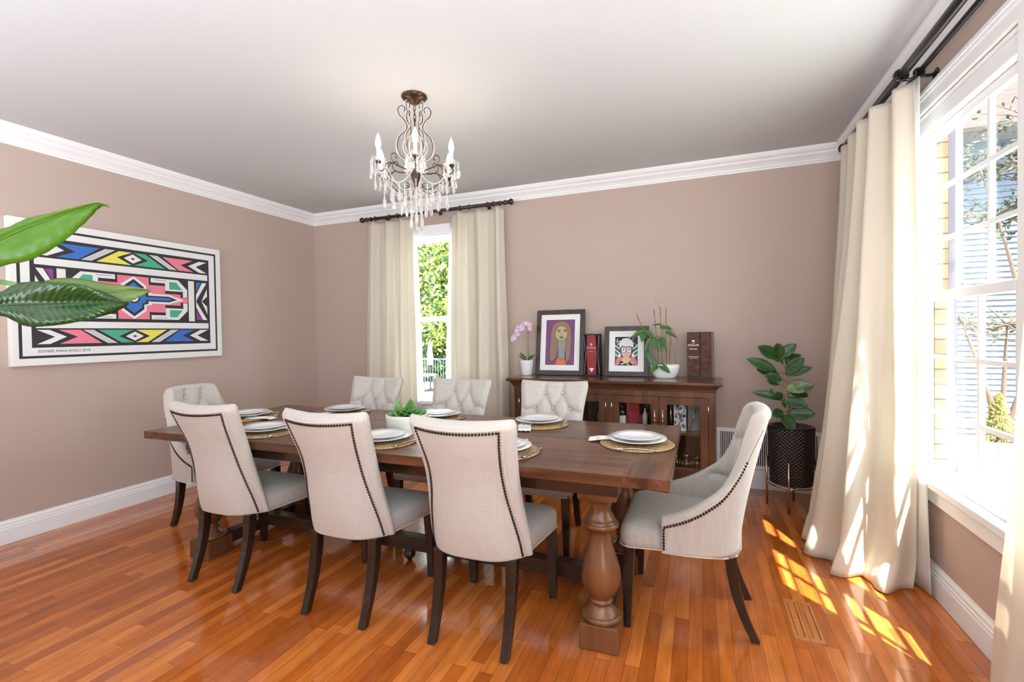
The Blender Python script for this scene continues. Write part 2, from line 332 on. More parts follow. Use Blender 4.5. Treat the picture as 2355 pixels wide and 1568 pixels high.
# crown moulding, profile (distance from wall, height)
cp = [(0, 2.572), (0.012, 2.572), (0.014, 2.585), (0.022, 2.590), (0.024, 2.600), (0.040, 2.618), (0.058, 2.632), (0.062, 2.640), (0.062, 2.646), (0.070, 2.650), (0.082, 2.660), (0.090, 2.674), (0.092, 2.69), (0, 2.69)]
def mould(prof, wall, name, lo, hi, mlo=True, mhi=True, m=None):
    loops = []
    for end, mit in ((lo, mlo), (hi, mhi)):
        l = []
        for d, z in prof:
            k = d if mit else 0
            e = end + k if end == lo else end - k
            l.append((XL + d, e, z) if wall == 'left' else ((XR - d, e, z) if wall == 'right' else (e, YB - d, z)))
        loops.append(l)
    return struct(MB().loft(loops, 0, False).build(name, m or M['trim']))
mould(cp, 'left', 'trim_1', Y0, YB, False, True); mould(cp, 'right', 'trim_2', Y0, YB, False, True); mould(cp, 'back', 'trim_3', XL, XR)
bp_ = [(0, 0), (0.017, 0), (0.017, 0.096), (0.0145, 0.100), (0.0145, 0.112), (0.011, 0.118), (0.011, 0.132), (0.006, 0.140), (0.004, 0.150), (0, 0.150)]
mould(bp_, 'left', 'baseboard_left', Y0, YB, False, True); mould(bp_, 'right', 'baseboard_right', Y0, YB, False, True); mould(bp_, 'back', 'baseboard_back', XL, XR)

# ---- back window
def part(mb, name, m, parent, bevel=0.0): return mb.build(name, m, parent, bevel)
T = .16; wn = bpy.data.objects.new('window_1', None); C.objects.link(wn); struct(wn)
c = MB()   # interior casing
cw = 0.085
c.box((WX0 - cw, YB - .02, WZ0 - .02), (WX0, YB, WZ1 + .09)).box((WX1, YB - .02, WZ0 - .02), (WX1 + cw, YB, WZ1 + .09)).box((WX0, YB - .02, WZ1), (WX1, YB, WZ1 + .09))
c.box((WX0 - cw, YB - .028, WZ1 + .075), (WX1 + cw, YB, WZ1 + .095)).box((WX0, YB, WZ0), (WX0 + .02, YB + T, WZ1)).box((WX1 - .02, YB, WZ0), (WX1, YB + T, WZ1)).box((WX0, YB, WZ1 - .02), (WX1, YB + T, WZ1))
part(c, 'window_casing', M['trim'], wn, .004)
c = MB(); c.box((WX0 - cw - .02, YB - .055, WZ0 - .03), (WX1 + cw + .02, YB, WZ0 + .004)).box((WX0, YB, WZ0 - .001), (WX1, YB + T + .02, WZ0 + .004)).box((WX0 - cw, YB - .02, WZ0 - .12), (WX1 + cw, YB, WZ0 - .03)); part(c, 'window_sill', M['trim'], wn, .005)
def sash(name, parent, axis, a0, a1, z0, z1, pos, st=0.045, cols=1, rows=1, mt=0.019):
    """sash in plane axis: 'x' runs along x at y=pos, 'y' runs along y at x=pos"""
    fr = MB(); th = .03
    def bx(u0, u1, w0, w1, t=th, o=0):
        if axis == 'x': fr.box((u0, pos + o, w0), (u1, pos + o + t, w1))
        else: fr.box((pos + o, u0, w0), (pos + o + t, u1, w1))
    bx(a0, a0 + st, z0, z1); bx(a1 - st, a1, z0, z1); bx(a0 + st, a1 - st, z0, z0 + st * 1.1); bx(a0 + st, a1 - st, z1 - st, z1)
    o = fr.build(name, M['trim'], parent, .003)
    g0, g1, h0, h1 = a0 + st, a1 - st, z0 + st * 1.1, z1 - st
    g = MB()
    if axis == 'x': g.box((g0, pos + .013, h0), (g1, pos + .017, h1))
    else: g.box((pos + .013, g0, h0), (pos + .017, g1, h1))
    g.build('pane', M['glass'], o)
    if cols > 1 or rows > 1:
        fr = MB()
        for i in range(1, cols): u = g0 + (g1 - g0) * i / cols; bx(u - mt / 2, u + mt / 2, h0, h1, .008, .006); bx(u - mt / 2, u + mt / 2, h0, h1, .007, .017)
        for i in range(1, rows): v = h0 + (h1 - h0) * i / rows; bx(g0, g1, v - mt / 2, v + mt / 2, .0075, .0062); bx(g0, g1, v - mt / 2, v + mt / 2, .0065, .0172)
        fr.build('muntin_grid', M['trim'], o)
sash('upper_sash', wn, 'x', WX0 + .02, WX1 - .02, 1.44, WZ1 - .02, YB + .085)
sash('lower_sash', wn, 'x', WX0 + .02, WX1 - .02, WZ0 + .004, 1.48, YB + .045)
# ---- right twin window
T = .125; wr = bpy.data.objects.new('window_2', None); C.objects.link(wr); struct(wr)
c = MB(); cw = .09
def stepc(y0, y1, z0, z1):
    c.box((XR - .016, y0, z0), (XR, y1, z1))
stepc(VY0 - cw, VY0, VZ0, VZ1 + cw); stepc(VY1, VY1 + cw, VZ0, VZ1 + cw); stepc(VY0, VY1, VZ1, VZ1 + cw)
c.box((XR - .03, VY0 - cw, VZ1 + cw - .02), (XR, VY1 + cw, VZ1 + cw + .004)).box((XR - .023, VY0 - cw, VZ1 + cw - .035), (XR, VY1 + cw, VZ1 + cw - .02))
c.box((XR, VY0, VZ0), (XR + .07, VY0 + .02, VZ1)).box((XR, VY1 - .02, VZ0), (XR + .07, VY1, VZ1)).box((XR, VY0, VZ1 - .02), (XR + .07, VY1, VZ1))
part(c, 'window_casing', M['trim'], wr, .004)
c = MB(); c.box((XR - .012, 2.12, VZ0), (XR + .08, 2.22, VZ1 - .02)); c.box((XR - .018, 2.135, VZ0), (XR - .01, 2.205, VZ1)); part(c, 'window_post', M['trim'], wr, .004)
c = MB(); c.box((XR - .05, VY0 - cw - .02, VZ0 - .028), (XR, VY1 + cw + .02, VZ0 + .004)).box((XR, VY0, VZ0 - .001), (XR + T + .02, VY1, VZ0 + .004)).box((XR - .02, VY0 - cw, VZ0 - .11), (XR, VY1 + cw, VZ0 - .028)).box((XR - .03, VY0 - cw, VZ0 - .045), (XR, VY1 + cw, VZ0 - .028)); part(c, 'window_sill', M['trim'], wr, .005)
for (a0, a1) in ((2.22, 3.08), (1.29, 2.12)):
    c = MB(); c.box((XR + .004, a0, 2.264), (XR + .065, a1, 2.34)); part(c, 'shade_cassette', M['trim'], wr, .006)
    sash('upper_sash', wr, 'y', a0, a1, 1.425, 2.262, XR + .036, .042, 3, 3)
    s_ = sash('lower_sash', wr, 'y', a0, a1, VZ0 + .004, 1.465, XR + .004, .042, 3, 3)
    lk = MB(); lk.box((XR + .006, (a0 + a1) / 2 - .03, 1.465), (XR + .030, (a0 + a1) / 2 + .03, 1.475)).cyl((XR + .018, (a0 + a1) / 2, 1.475), (XR + .018, (a0 + a1) / 2 + .028, 1.488), .006); part(lk, 'sash_lock', M['steel'], wr)

w3 = bpy.data.objects.new('window_added', None); C.objects.link(w3); struct(w3)  # unseen window added behind the camera for daylight from the right
c = MB().box((XR - .016, UY0 - .09, VZ0), (XR, UY0, VZ1 + .09)).box((XR - .016, UY1, VZ0), (XR, UY1 + .09, VZ1 + .09)).box((XR - .016, UY0, VZ1), (XR, UY1, VZ1 + .09)); part(c, 'window_casing', M['trim'], w3, .004)
c = MB(); c.box((XR - .05, UY0 - .11, VZ0 - .028), (XR, UY1 + .11, VZ0 + .004)); part(c, 'window_sill', M['trim'], w3, .004)
for a0, a1 in ((UY0, UY0 + 1.05), (UY0 + 1.05, UY1)):
    sash('upper_sash', w3, 'y', a0, a1, 1.425, VZ1 - .002, XR + .036, .042, 3, 3); sash('lower_sash', w3, 'y', a0, a1, VZ0 + .004, 1.465, XR + .004, .042, 3, 3)
# ---- wall return vent (sits above the baseboard on the back wall) and wooden floor register
v = thing('wall_vent', 'white metal return air grille low on the back wall behind the potted rubber plant', 'vent', (0.5, YB, 0.155))
MB().box((-.38, -.012, 0), (.38, 0, .03)).box((-.38, -.012, .30), (.38, 0, .33)).box((-.38, -.012, .03), (-.35, 0, .30)).box((.35, -.012, .03), (.38, 0, .30)).build('frame', M['trim'], v, .002)
sl = MB()
for i in range(50): sl.box((-.345 + i * .0141, -.009, .03), (-.345 + i * .0141 + .006, -.001, .30))
sl.build('slats', M['trim'], v); MB().box((-.35, -.0009, .03), (.35, 0, .30)).build('back', M['black'], v)
v = thing('floor_register', 'flush wooden floor register set in the planks near the sunlit patch', 'vent', (0.415, 2.42, 0))
MB().box((-.06, -.16, 0), (.06, -.135, .003)).box((-.06, .135, 0), (.06, .16, .003)).box((-.06, -.135, 0), (-.045, .135, .003)).box((.045, -.135, 0), (.06, .135, .003)).build('frame', M['floor3'], v)
sl = MB()
for i in range(3): sl.box((-.040 + i * .029, -.135, 0), (-.018 + i * .029, .135, .0028))
sl.build('slats', M['floor3'], v)
v2 = None

# ------------------------------------------------------------------ curtains
def folds(s, n, ph=0): return math.sin(2 * PI * n * s + ph) + .35 * math.sin(4 * PI * n * s + 1.3 + ph * 2)
def curtain(name, label, top, bot, ztop, n, amp, seed, group=None, zbot=0.01, lean_pow=1.0, puddle=0.0, puddle_dir=(0, 0), mid=None, nu=150, nv=60, samp=0.0):
    """top / bot: plan polylines (x, y) of the sheet; folds run normal to them"""
    rnd = random.Random(seed); ph = rnd.random() * 6
    tp = resample([(p[0], p[1], 0) for p in top], .002); bt = resample([(p[0], p[1], 0) for p in bot], .002)
    def at(L, s):
        k = s * (len(L) - 1); i = min(int(k), len(L) - 2); t = k - i; return L[i].lerp(L[i + 1], t), (L[min(i + 6, len(L) - 1)] - L[max(i - 6, 0)]).normalized()
    def fn(s, v):
        h = v                                   # 0 top, 1 floor
        sw = s + .012 * math.sin(5 * h + s * 9 + ph)
        sw = min(1, max(0, sw))
        a, ta = at(tp, sw); b, tb = at(bt, sw); q = h ** lean_pow
        p = a.lerp(b, q); t = ta.lerp(tb, q).normalized(); nrm = Vector((-t.y, t.x, 0))
        am = amp * (0.75 + .35 * h + samp * h) * (1 + .25 * math.sin(7 * s + ph))
        d = folds(s, n, ph) * am + .006 * math.sin(13 * h + 21 * s) * h
        p = p + nrm * d
        z = ztop - (ztop - zbot) * h
        if puddle and h > .94:
            k = (h - .94) / .06; p = p + Vector((puddle_dir[0], puddle_dir[1], 0)) * puddle * k * k * (1 + .5 * math.sin(23 * s)); z = max(zbot, z) + .03 * math.sin(PI * k) * (0.6 + .4 * math.sin(31 * s))
        return (p.x, p.y, z)
    root = thing(name, label, 'curtain', (0, 0, 0), group=group)
    o = MB().grid(fn, nu, nv).build('drape', M['cream'], root, fix=False)
    so = o.modifiers.new('solid', 'SOLIDIFY'); so.thickness = .003
    return root, fn
G = 'cream silk curtain panels'
YCR = 4.225
r1, f1 = curtain('curtain', 'cream silk curtain panel on the left side of the narrow back window', [(-3.33, YCR), (-2.76, YCR)], [(-3.42, YCR - .01), (-2.74, YCR - .02)], 2.50, 3.2, .036, 3, G)
def lin(x0t, x1t, x0b, x1b, y, zt, n, root, seed):
    def fn(s, v):
        x = x0t + (x1t - x0t) * s; xb = x0b + (x1b - x0b) * s; q = min(1, v * 1.6) ** .8
        return (x + (xb - x) * q, y + .012 * math.sin(2 * PI * n * s + seed) , zt - (zt - .01) * v)
    o = MB().grid(fn, 40, 20).build('lining', M['lining'], root, fix=False); so = o.modifiers.new('s', 'SOLIDIFY'); so.thickness = .002
lin(-3.0, -2.74, -2.95, -2.69, YCR + .045, 2.49, 2.5, r1, 0)
r2, f2 = curtain('curtain', 'cream silk curtain panel between the back window and the sideboard', [(-2.31, YCR), (-1.735, YCR)], [(-2.37, YCR - .01), (-1.70, YCR - .02)], 2.50, 2.8, .038, 8, G)
lin(-2.34, -2.05, -2.425, -2.1, YCR + .045, 2.49, 2.5, r2, 2)
r3, f3 = curtain('curtain', 'long cream silk curtain pooling on the floor left of the right window', [(.90, 3.74), (.885, 3.45), (.90, 3.15), (.955, 2.86)],
                 [(.74, 3.60), (.655, 3.40), (.64, 3.14), (.73, 2.95), (.86, 2.88), (.99, 2.86)], 2.485, 4.6, .034, 5, G, lean_pow=1.5, puddle=.05, puddle_dir=(-.75, -.6), nu=220, nv=90, samp=.25)
def lf(s, v):
    q = v ** 1.4; x = .965 + (1.0 - .965) * q + .010 * math.sin(14 * s); y = 3.5 + (2.82 - 3.5) * s; 
    return (x, y + .02 * math.sin(4 * v), 2.48 - 2.46 * v)
o = MB().grid(lf, 40, 30).build('lining', M['lining'], r3, fix=False); md = o.modifiers.new('s', 'SOLIDIFY'); md.thickness = .002
r4, f4 = curtain('curtain', 'cream silk curtain at the right picture edge beside the right window', [(.95, 1.10), (.95, 1.72)], [(.93, 1.22), (.93, 2.10)], 2.485, 3.0, .03, 11, G, lean_pow=.8)

# ---- curtain rods
rd = thing('curtain_rod', 'dark brown wooden curtain rod with turned finials above the back window', 'curtain rod', (0, YCR, 2.545))
MB().cyl((-3.27, 0, 0), (-1.78, 0, 0), .016, n=16).build('pole', M['rodwood'], rd)
def fin(x, s):
    pr = [(.012, 0), (.022, .004), (.022, .014), (.014, .02), (.016, .05), (.024, .06), (.024, .068), (.017, .076), (.018, .10), (.028, .112), (.030, .125), (.024, .14), (.008, .145)]
    m_ = MB().lathe(pr, n=16); m_.xf(Matrix.Translation((x, 0, 0)) @ Matrix.Rotation(s * PI / 2, 4, 'Y')); m_.build('finial', M['rodwood'], rd)
fin(-3.27, -1); fin(-1.78, 1)
for x in (-3.12, -2.47, -1.92):
    m_ = MB().cbox((x, .045, -.0), (.03, .085, .02)).cbox((x, .08, -.0), (.035, .012, .05)); m_.build('bracket', M['rodwood'], rd, .003)
for k, x in enumerate((-3.22, -3.04, -2.94, -2.2, -2.1, -1.9, -1.84)):
    MB().tube([(x, .024 * math.cos(a * PI / 8), .024 * math.sin(a * PI / 8)) for a in range(16)], .004, 6, closed=True).build('ring', M['rodwood'], rd)
for nm, lab, xx, zz, rr in (('curtain_rod', 'thick black metal front rod along the ceiling above the right window', .915, 2.515, .021), ('curtain_rod', 'thinner black metal rear rod nearest the right window casing', .985, 2.515, .013)):
    rd = thing(nm, lab, 'curtain rod', (xx, 0, zz), group=None)
    MB().cyl((0, 1.05, 0), (0, 3.84, 0), rr, n=16).build('pole', M['rodmetal'], rd)
    for y, d in ((1.05, -1), (3.84, 1)):
        m_ = MB().lathe([(rr, 0), (rr * 1.5, .004), (rr * 1.5, .02), (rr * 1.1, .026), (rr * .6, .03)], n=16); m_.xf(Matrix.Translation((0, y, 0)) @ Matrix.Rotation(-d * PI / 2, 4, 'X')); m_.build('end_cap', M['rodmetal'], rd)
    if rr > .018:
        MB().lathe([(rr, 0), (rr * 1.35, .003), (rr * 1.35, .018), (rr, .021)], n=16).xf(Matrix.Translation((0, 2.20, 0)) @ Matrix.Rotation(-PI / 2, 4, 'X')).build('collar', M['rodmetal'], rd)
for y, lab in ((2.86, 'black metal rod bracket on the right wall just above the pooled curtain top'), (2.10, 'black metal rod bracket on the right wall at the top edge of the picture')):
    bk = thing('rod_bracket', lab, 'bracket', (XR, y, 2.505), group='black rod brackets')
    MB().tube([(0, 0, -.01), (-.03, 0, -.012), (-.067, 0, -.008), (-.10, 0, -.016), (-.137, 0, -.014)], .008, 8).build('arm', M['rodmetal'], bk)
    MB().lathe([(.001, 0), (.030, 0), (.032, .004), (.022, .010), (.012, .014), (.001, .015)], n=20).xf(Matrix.Translation((0, 0, -.015)) @ Matrix.Rotation(-PI / 2, 4, 'Y')).build('wall_plate', M['rodmetal'], bk)
    for xx, rr in ((-.067, .0195), (-.137, .0275)):
        MB().tube([(xx + rr * math.cos(a * PI / 8), 0, .010 + rr * math.sin(a * PI / 8)) for a in range(16)], .006, 6, closed=True).build('cradle_ring', M['rodmetal'], bk)

# ------------------------------------------------------------------ dining table
tb = thing('dining_table', 'long dark brown trestle dining table with turned baluster legs', 'table', (-1.570, 2.312, 0))
X0, X1, YA = -1.465, 1.465, .524
MB().box((X0 + .17, -YA, .718), (X1 - .17, YA, .76)).build('tabletop', M['table'], tb, .001)
MB().box((X0, -YA, .718), (X0 + .1695, YA, .76)).build('breadboard_end', M['tabley'], tb, .001)
MB().box((X1 - .1695, -YA, .718), (X1, YA, .76)).build('breadboard_end', M['tabley'], tb, .001)
ap = MB(); ay = .42; ax = 1.26
ap.box((-ax, -ay, .64), (ax, -ay + .025, .718)).box((-ax, ay - .025, .64), (ax, ay, .718)).box((-ax, -ay + .025, .64), (-ax + .025, ay - .025, .718)).box((ax - .025, -ay + .025, .64), (ax, ay - .025, .718))
ap.build('apron', M['tdark'], tb, .002)
LX, LY = 1.175, .34
prof = [(.001, .1065), (.078, .1065), (.083, .112), (.083, .122), (.078, .128), (.070, .130), (.064, .138), (.052, .150), (.043, .163), (.040, .170), (.046, .173), (.050, .180), (.047, .187), (.040, .190), (.048, .200), (.066, .222), (.079, .250), (.083, .278), (.080, .310), (.071, .345), (.058, .385), (.046, .420),
        (.040, .450), (.040, .468), (.050, .478), (.066, .486), (.075, .494), (.076, .502), (.071, .510), (.060, .514), (.062, .520), (.058, .532), (.046, .548), (.041, .565), (.044, .585), (.052, .600), (.060, .606), (.060, .614), (.001, .6175)]
for sx in (-1, 1):
    for sy in (-1, 1):
        cx, cy = sx * LX, sy * LY
        lg = MB().lathe(prof, (cx, cy, 0), 40); lg.build('baluster_leg', M['tleg'], tb)
        MB().box((cx - .079, cy - .079, 0), (cx + .079, cy + .079, .106)).build('foot_block', M['tleg'], tb, .006)
        MB().box((cx - .079, cy - .079, .618), (cx + .079, cy + .079, .7175)).build('top_block', M['tleg'], tb, .004)
for sx in (-1, 1): MB().box((sx * LX - .035, -LY + .079, .03), (sx * LX + .035, LY - .079, .10)).build('cross_beam', M['tdark'], tb, .004)
MB().box((-LX + .035, -.035, .075), (LX - .035, .035, .150)).build('stretcher', M['tdark'], tb, .003)
MB().lathe([(.008, .0745), (.012, .074), (.010, .072), (.026, .06), (.034, .042), (.030, .024), (.016, .010), (.012, .0), (.001, 0)], (0, 0, 0), 20).build('ball_foot', M['tdark'], tb)

# ------------------------------------------------------------------ chairs (forward = +Y)
def tuft(x, z, top, sp=.062, r0=.885, dz=.10, rows=4, edge=.215, low=.45):
    """depth of the buttoned surface at x, z (0 = full puff)"""
    B = []
    for k in range(rows):
        zz = r0 - k * dz; xs = (-sp, sp) if k % 2 == 0 else (-2 * sp, 0, 2 * sp)
        B += [(u, zz, k) for u in xs]
    d = 9.0; db = 9.0
    for (u, zz, k) in B:
        db = min(db, math.hypot(x - u, z - zz))
        segs = []
        for (u2, z2, k2) in B:
            if k2 == k + 1 and abs(abs(u2 - u) - sp) < .01: segs.append((u, zz, u2, z2))
        if k == 0: segs.append((u, zz, u, top))
        if abs(abs(u) - 2 * sp) < .01: segs.append((u, zz, math.copysign(edge, u), zz - .012))
        if k == rows - 1: segs.append((u, zz, u, low))
        for a, b_, c_, e in segs:
            vx, vz = c_ - a, e - b_; t = max(0, min(1, ((x - a) * vx + (z - b_) * vz) / (vx * vx + vz * vz)))
            d = min(d, math.hypot(x - a - t * vx, z - b_ - t * vz))
    return .010 * math.exp(-(d / .0045) ** 2) + .012 * math.exp(-(d / .022) ** 2) + .018 * math.exp(-(db / .022) ** 2)
def buttons(parent, surf, sp=.062, r0=.885, dz=.10, rows=4):
    for k in range(rows):
        zz = r0 - k * dz
        for u in ((-sp, sp) if k % 2 == 0 else (-2 * sp, 0, 2 * sp)):
            MB().ball((0, 0, 0), .0095, 10, sy=.55).build('button', M['piping'], parent, loc=(u, surf(u, zz) - .001, zz))
def sqleg(path, hs, parent, name='leg'):
    loops = [[(x - h, y - h, z), (x + h, y - h, z), (x + h, y + h, z), (x - h, y + h, z)] for (x, y, z), h in zip(path, hs)]
    o = MB().loft(loops, 0, False).build(name, M['espresso'], parent, .003)
    x, y, z = path[-1]; MB().lathe([(.012, 0), (.012, .006), (.001, .006)], (x, y, 0), 12).build('glide', M['glide'], o)
def chair_legs(t, fx, rx, fy=.245, ry=-.255, zt=.375):
    for s in (-1, 1):
        sqleg([(s * (fx - .004), fy - .012, zt), (s * fx, fy - .004, .2), (s * fx, fy, .005)], [.024, .021, .016], t)
        p = []; h = []
        for k in range(9):
            q = k / 8; p.append((s * (rx + .004 * (1 - q)), -.168 - (abs(ry) - .168) * q ** 2.0, zt - (zt - .005) * q)); h.append(.0235 - .0065 * q)
        sqleg(p, h, t)
ZL = [.36, .40, .45, .55, .65, .75, .85, .93, .97]
YR = [-.120, -.135, -.152, -.188, -.220, -.252, -.292, -.322, -.335]
BW = [.108, .102, .096, .074, .050, .038, .034, .034, .034]
WR = [.218, .217, .213, .198, .181, .175, .184, .196, .199]
WF = [.224, .226, .226, .214, .206, .206, .216, .228, .230]
TH = [.022, .028, .036, .052, .062, .068, .070, .066, .060]
def g(z, A): return sm_interp(z, ZL, A)
def rear_y(x, z): w_ = g(z, WR); e = interp(z, [.4, .7], [3.4, 2.0]); return g(z, YR) - g(z, BW) * (1 - min(1, abs(x / w_) ** e))
def front_y(x, z): w_ = g(z, WF); return g(z, YR) + g(z, TH) - .020 * (1 - min(1, (x / w_) ** 2)) + .008
def make_seat(t, hwf, hwr, y0, y1, zb=.362, zt=.455, cr=.022, slope=0):
    def loop(ins, z):
        pts = []; n = 12; rc = .05
        F, Bk = hwf - ins, hwr - ins; ya, yb = y0 + ins, y1 - ins; r_ = max(.012, rc - ins * .5)
        for cx, cy, a0 in ((F - r_, yb - r_, 0), (-(F - r_), yb - r_, 90), (-(Bk - r_), ya + r_, 180), (Bk - r_, ya + r_, 270)):
            for k in range(n): a = R(a0 + 90 * k / (n - 1)); pts.append((cx + r_ * math.cos(a), cy + r_ * math.sin(a), z))
        return pts
    L = [loop(.010, zb), loop(.001, zb + .004), loop(0, zb + .03), loop(.0, zt - .035), loop(.004, zt - .018), loop(.013, zt - .006), loop(.028, zt + .001)]
    for q in (.05, .08, .12, .16, .19): L.append(loop(q, zt + cr * (1 - (1 - q / .19) ** 2) * .9 + .002))
    o = MB().loft(L).build('seat', M['linen'], t)
    wl = loop(-.001, zb + .003); MB().tube(wl, .0032, 6, closed=True).build('welt', M['piping'], o)
    return o
def make_side_chair(label):
    t = thing('dining_chair', label, 'chair')
    NF, NR, NS = 64, 20, 5
    def ring(z, c=1.0, dz=0.0):
        pts = []; wr_, wf_ = g(z, WR), g(z, WF)
        for i in range(NR + 1): x = -wr_ + 2 * wr_ * i / NR; pts.append([x, rear_y(x, z), z, 0])
        yr_, yf_ = rear_y(wr_, z), front_y(wf_, z)
        for i in range(1, NS): q = i / NS; a = q * PI / 2; pts.append([wr_ + (wf_ - wr_ + .012) * math.sin(a) if q < .99 else wf_, yr_ + (yf_ - yr_) * (1 - math.cos(a)), z, 0])
        for i in range(NF + 1):
            x = wf_ - 2 * wf_ * i / NF; e = 1 - abs(x) / wf_; y = front_y(x, z) - tuft(x, z, .98) * min(1, e * 12) - .018 * math.exp(-(e * wf_ / .016) ** 2)
            pts.append([x, y, z, 0])
        for i in range(NS - 1, 0, -1): q = i / NS; a = q * PI / 2; pts.append([-(wr_ + (wf_ - wr_ + .012) * math.sin(a)), yr_ + (yf_ - yr_) * (1 - math.cos(a)), z, 0])
        mid = (yr_ + yf_) / 2
        out = []
        for x, y, zz, _ in pts:
            m_ = mid - .026 * (1 - min(1, (x / wf_) ** 2)); out.append((x * (1 - (1 - c) * .05), m_ + (y - m_) * c, zz + dz + (-.012 * (1 - min(1, (x / wf_) ** 2))) * max(0, (z - .6) / .35)))
        return out
    L = [ring(.372 + .001, .96)]; nz = 74
    for k in range(nz + 1): L.append(ring(.376 + (.935 - .376) * k / nz))
    for k in range(1, 9): a = PI / 2 * k / 8; L.append(ring(.935, max(.02, math.cos(a)), .036 * math.sin(a)))
    bk = MB().loft(L).build('backrest', M['linen'], t)
    buttons(bk, lambda x, z: front_y(x, z) - .028)
    # nailhead trim and piping on the rear panel edge
    def edge(off, zt=.925, zb=.385):
        P = []
        for k in range(60): z = zb + (zt - zb) * k / 59; w_ = g(z, WR) - off; P.append((-w_, rear_y(w_, z) - .002, z))
        for k in range(1, 40): x = -g(zt, WR) + off + 2 * (g(zt, WR) - off) * k / 40; P.append((x, rear_y(x, zt) - .002, zt - .012 * (1 - (x / .2) ** 2)))
        for k in range(59, -1, -1): z = zb + (zt - zb) * k / 59; w_ = g(z, WR) - off; P.append((w_, rear_y(w_, z) - .002, z))
        return P
    nl = MB()
    for p in resample(edge(.011), .0132): nl.ball(p, .0060, 6)
    nl.build('nailhead_trim', M['nail'], bk); MB().tube(edge(-.001, .937), .003, 6).build('piping', M['piping'], bk)
    make_seat(t, .243, .206, -.125, .272)
    chair_legs(t, .215, .165)
    return t
def make_arm_chair(label):
    t = thing('dining_armchair', label, 'chair')
    zb = .362
    half = [(0, -.222, .965), (.06, -.220, .965), (.12, -.213, .963), (.17, -.203, .958), (.205, -.190, .94), (.228, -.172, .86), (.243, -.150, .745), (.254, -.122, .655), (.262, -.085, .605), (.268, -.04, .572), (.272, .01, .545), (.274, .06, .525), (.275, .10, .512)]
    full = [(-x, y, z) for x, y, z in half[::-1]] + half[1:]
    S = resample([(x, y, 0) for x, y, z in full], .0045); ss = [0]
    for i in range(1, len(full)): ss.append(ss[-1] + math.hypot(full[i][0] - full[i - 1][0], full[i][1] - full[i - 1][1]))
    tot = ss[-1]; n = len(S)
    def st(i):
        q = tot * i / (n - 1); x = sm_interp(q, ss, [p[0] for p in full]); y = sm_interp(q, ss, [p[1] for p in full]); zt = sm_interp(q, ss, [p[2] for p in full])
        e = .002; x2 = sm_interp(min(tot, q + e), ss, [p[0] for p in full]) - sm_interp(max(0, q - e), ss, [p[0] for p in full]); y2 = sm_interp(min(tot, q + e), ss, [p[1] for p in full]) - sm_interp(max(0, q - e), ss, [p[1] for p in full])
        l = math.hypot(x2, y2); return x, y, zt, -y2 / l, x2 / l
    def lean(z, x, y):
        bkw = max(0, min(1, (-y - .06) / .10)); bkw = bkw * bkw * (3 - 2 * bkw)
        h = max(0, (z - .42) / .55); return -.125 * h ** 1.25 * bkw, 1 - .10 * h * bkw * (1 if abs(x) > .0 else 0)
    loops = []
    NO, NT, NI = 16, 9, 46
    for i in range(n):
        x, y, zt, nx, ny = st(i); lp = []
        if ny < 0 and abs(x) < .1: nx, ny = -nx, -ny
        inward = Vector((nx, ny)); 
        if inward.dot(Vector((-x, -.02 - y))) < 0: inward = -inward
        th = .052 + .012 * max(0, min(1, (zt - .6) / .3)); zr = zt - th / 2
        def P(off, z, tf=0):
            px, py = x + inward.x * off, y + inward.y * off; dy, sx = lean(z, px, y)
            return (px * sx, py + dy, z)
        for k in range(NO + 1): lp.append(P(0, zb + (zr - zb) * k / NO))
        for k in range(1, NT): a = PI * k / NT; lp.append(P(th / 2 - (th / 2 + .003) * math.cos(a), zr + (th / 2) * math.sin(a)))
        for k in range(NI + 1):
            z = zr - (zr - zb - .03) * k / NI; p = P(th, z); e = max(0, min(1, (.215 - abs(p[0])) / .02))
            d = tuft(p[0], p[2], .99, .060, .875, .095, 4, .30, .45) if y < -.09 else 0
            pl = 0
            if y > -.16: pl = .004 * max(0, math.sin(y * 160 + z * 30)) * max(0, 1 - abs(z - zr) / .06)
            lp.append((p[0] + (0 if abs(p[0]) < .19 else math.copysign(d * .7, p[0])), p[1] - (d if abs(p[0]) < .215 else 0), p[2] - pl))
        loops.append(lp)
    sh = MB().loft(loops).build('backrest', M['linen'], t)
    def bsurf(u, z):
        dy, sx = lean(z, u, -.222); return -.222 + .064 + dy - .026 + .012 * (abs(u) / .12) ** 2
    buttons(sh, bsurf, .060, .875, .095)
    E = []; E2 = []
    for i in range(n):
        x, y, zt, nx, ny = st(i); z = zt - .042; dy, sx = lean(z, x, y); o_ = Vector((x, y)).normalized() * .002
        E.append((x * sx + o_.x, y + dy + o_.y, z)); z = zt - .030; dy, sx = lean(z, x, y); E2.append((x * sx + o_.x * .5, y + dy + o_.y * .5, z))
    x, y, zt, _, _ = st(n - 1)
    E = [(-x - .001, y - .008, zb + .02), (-x - .001, y - .008, zt - .045)] + E[3:-3] + [(x + .001, y - .008, zt - .045), (x + .001, y - .008, zb + .02)]
    for sd in (-1, 1):
        nl = MB()
        for p in resample(E, .0132):
            if p.z < .76 and p.x * sd > 0: nl.ball(p, .0060, 6)
        nl.build('nailhead_trim', M['nail'], sh)
    MB().tube(E2, .003, 6).build('piping', M['piping'], sh)
    for s in (-1, 1): MB().tube([p for p in E if p[2] >= .745 and p[0] * s > .19], .0022, 6).build('seam', M['nail'], sh)
    make_seat(t, .268, .228, -.145, .280, zt=.452)
    MB().tube([(s_[0], s_[1], zb + .002) for s_ in [(-.275, .1), (-.274, .0), (-.262, -.085), (-.243, -.15), (-.205, -.19), (-.12, -.213), (0, -.222), (.12, -.213), (.205, -.19), (.243, -.15), (.262, -.085), (.274, 0), (.275, .1)]], .0032, 6).build('welt', M['piping'], sh)
    chair_legs(t, .240, .172, .250, -.262)
    return t
GC = 'tufted side chairs along the table'
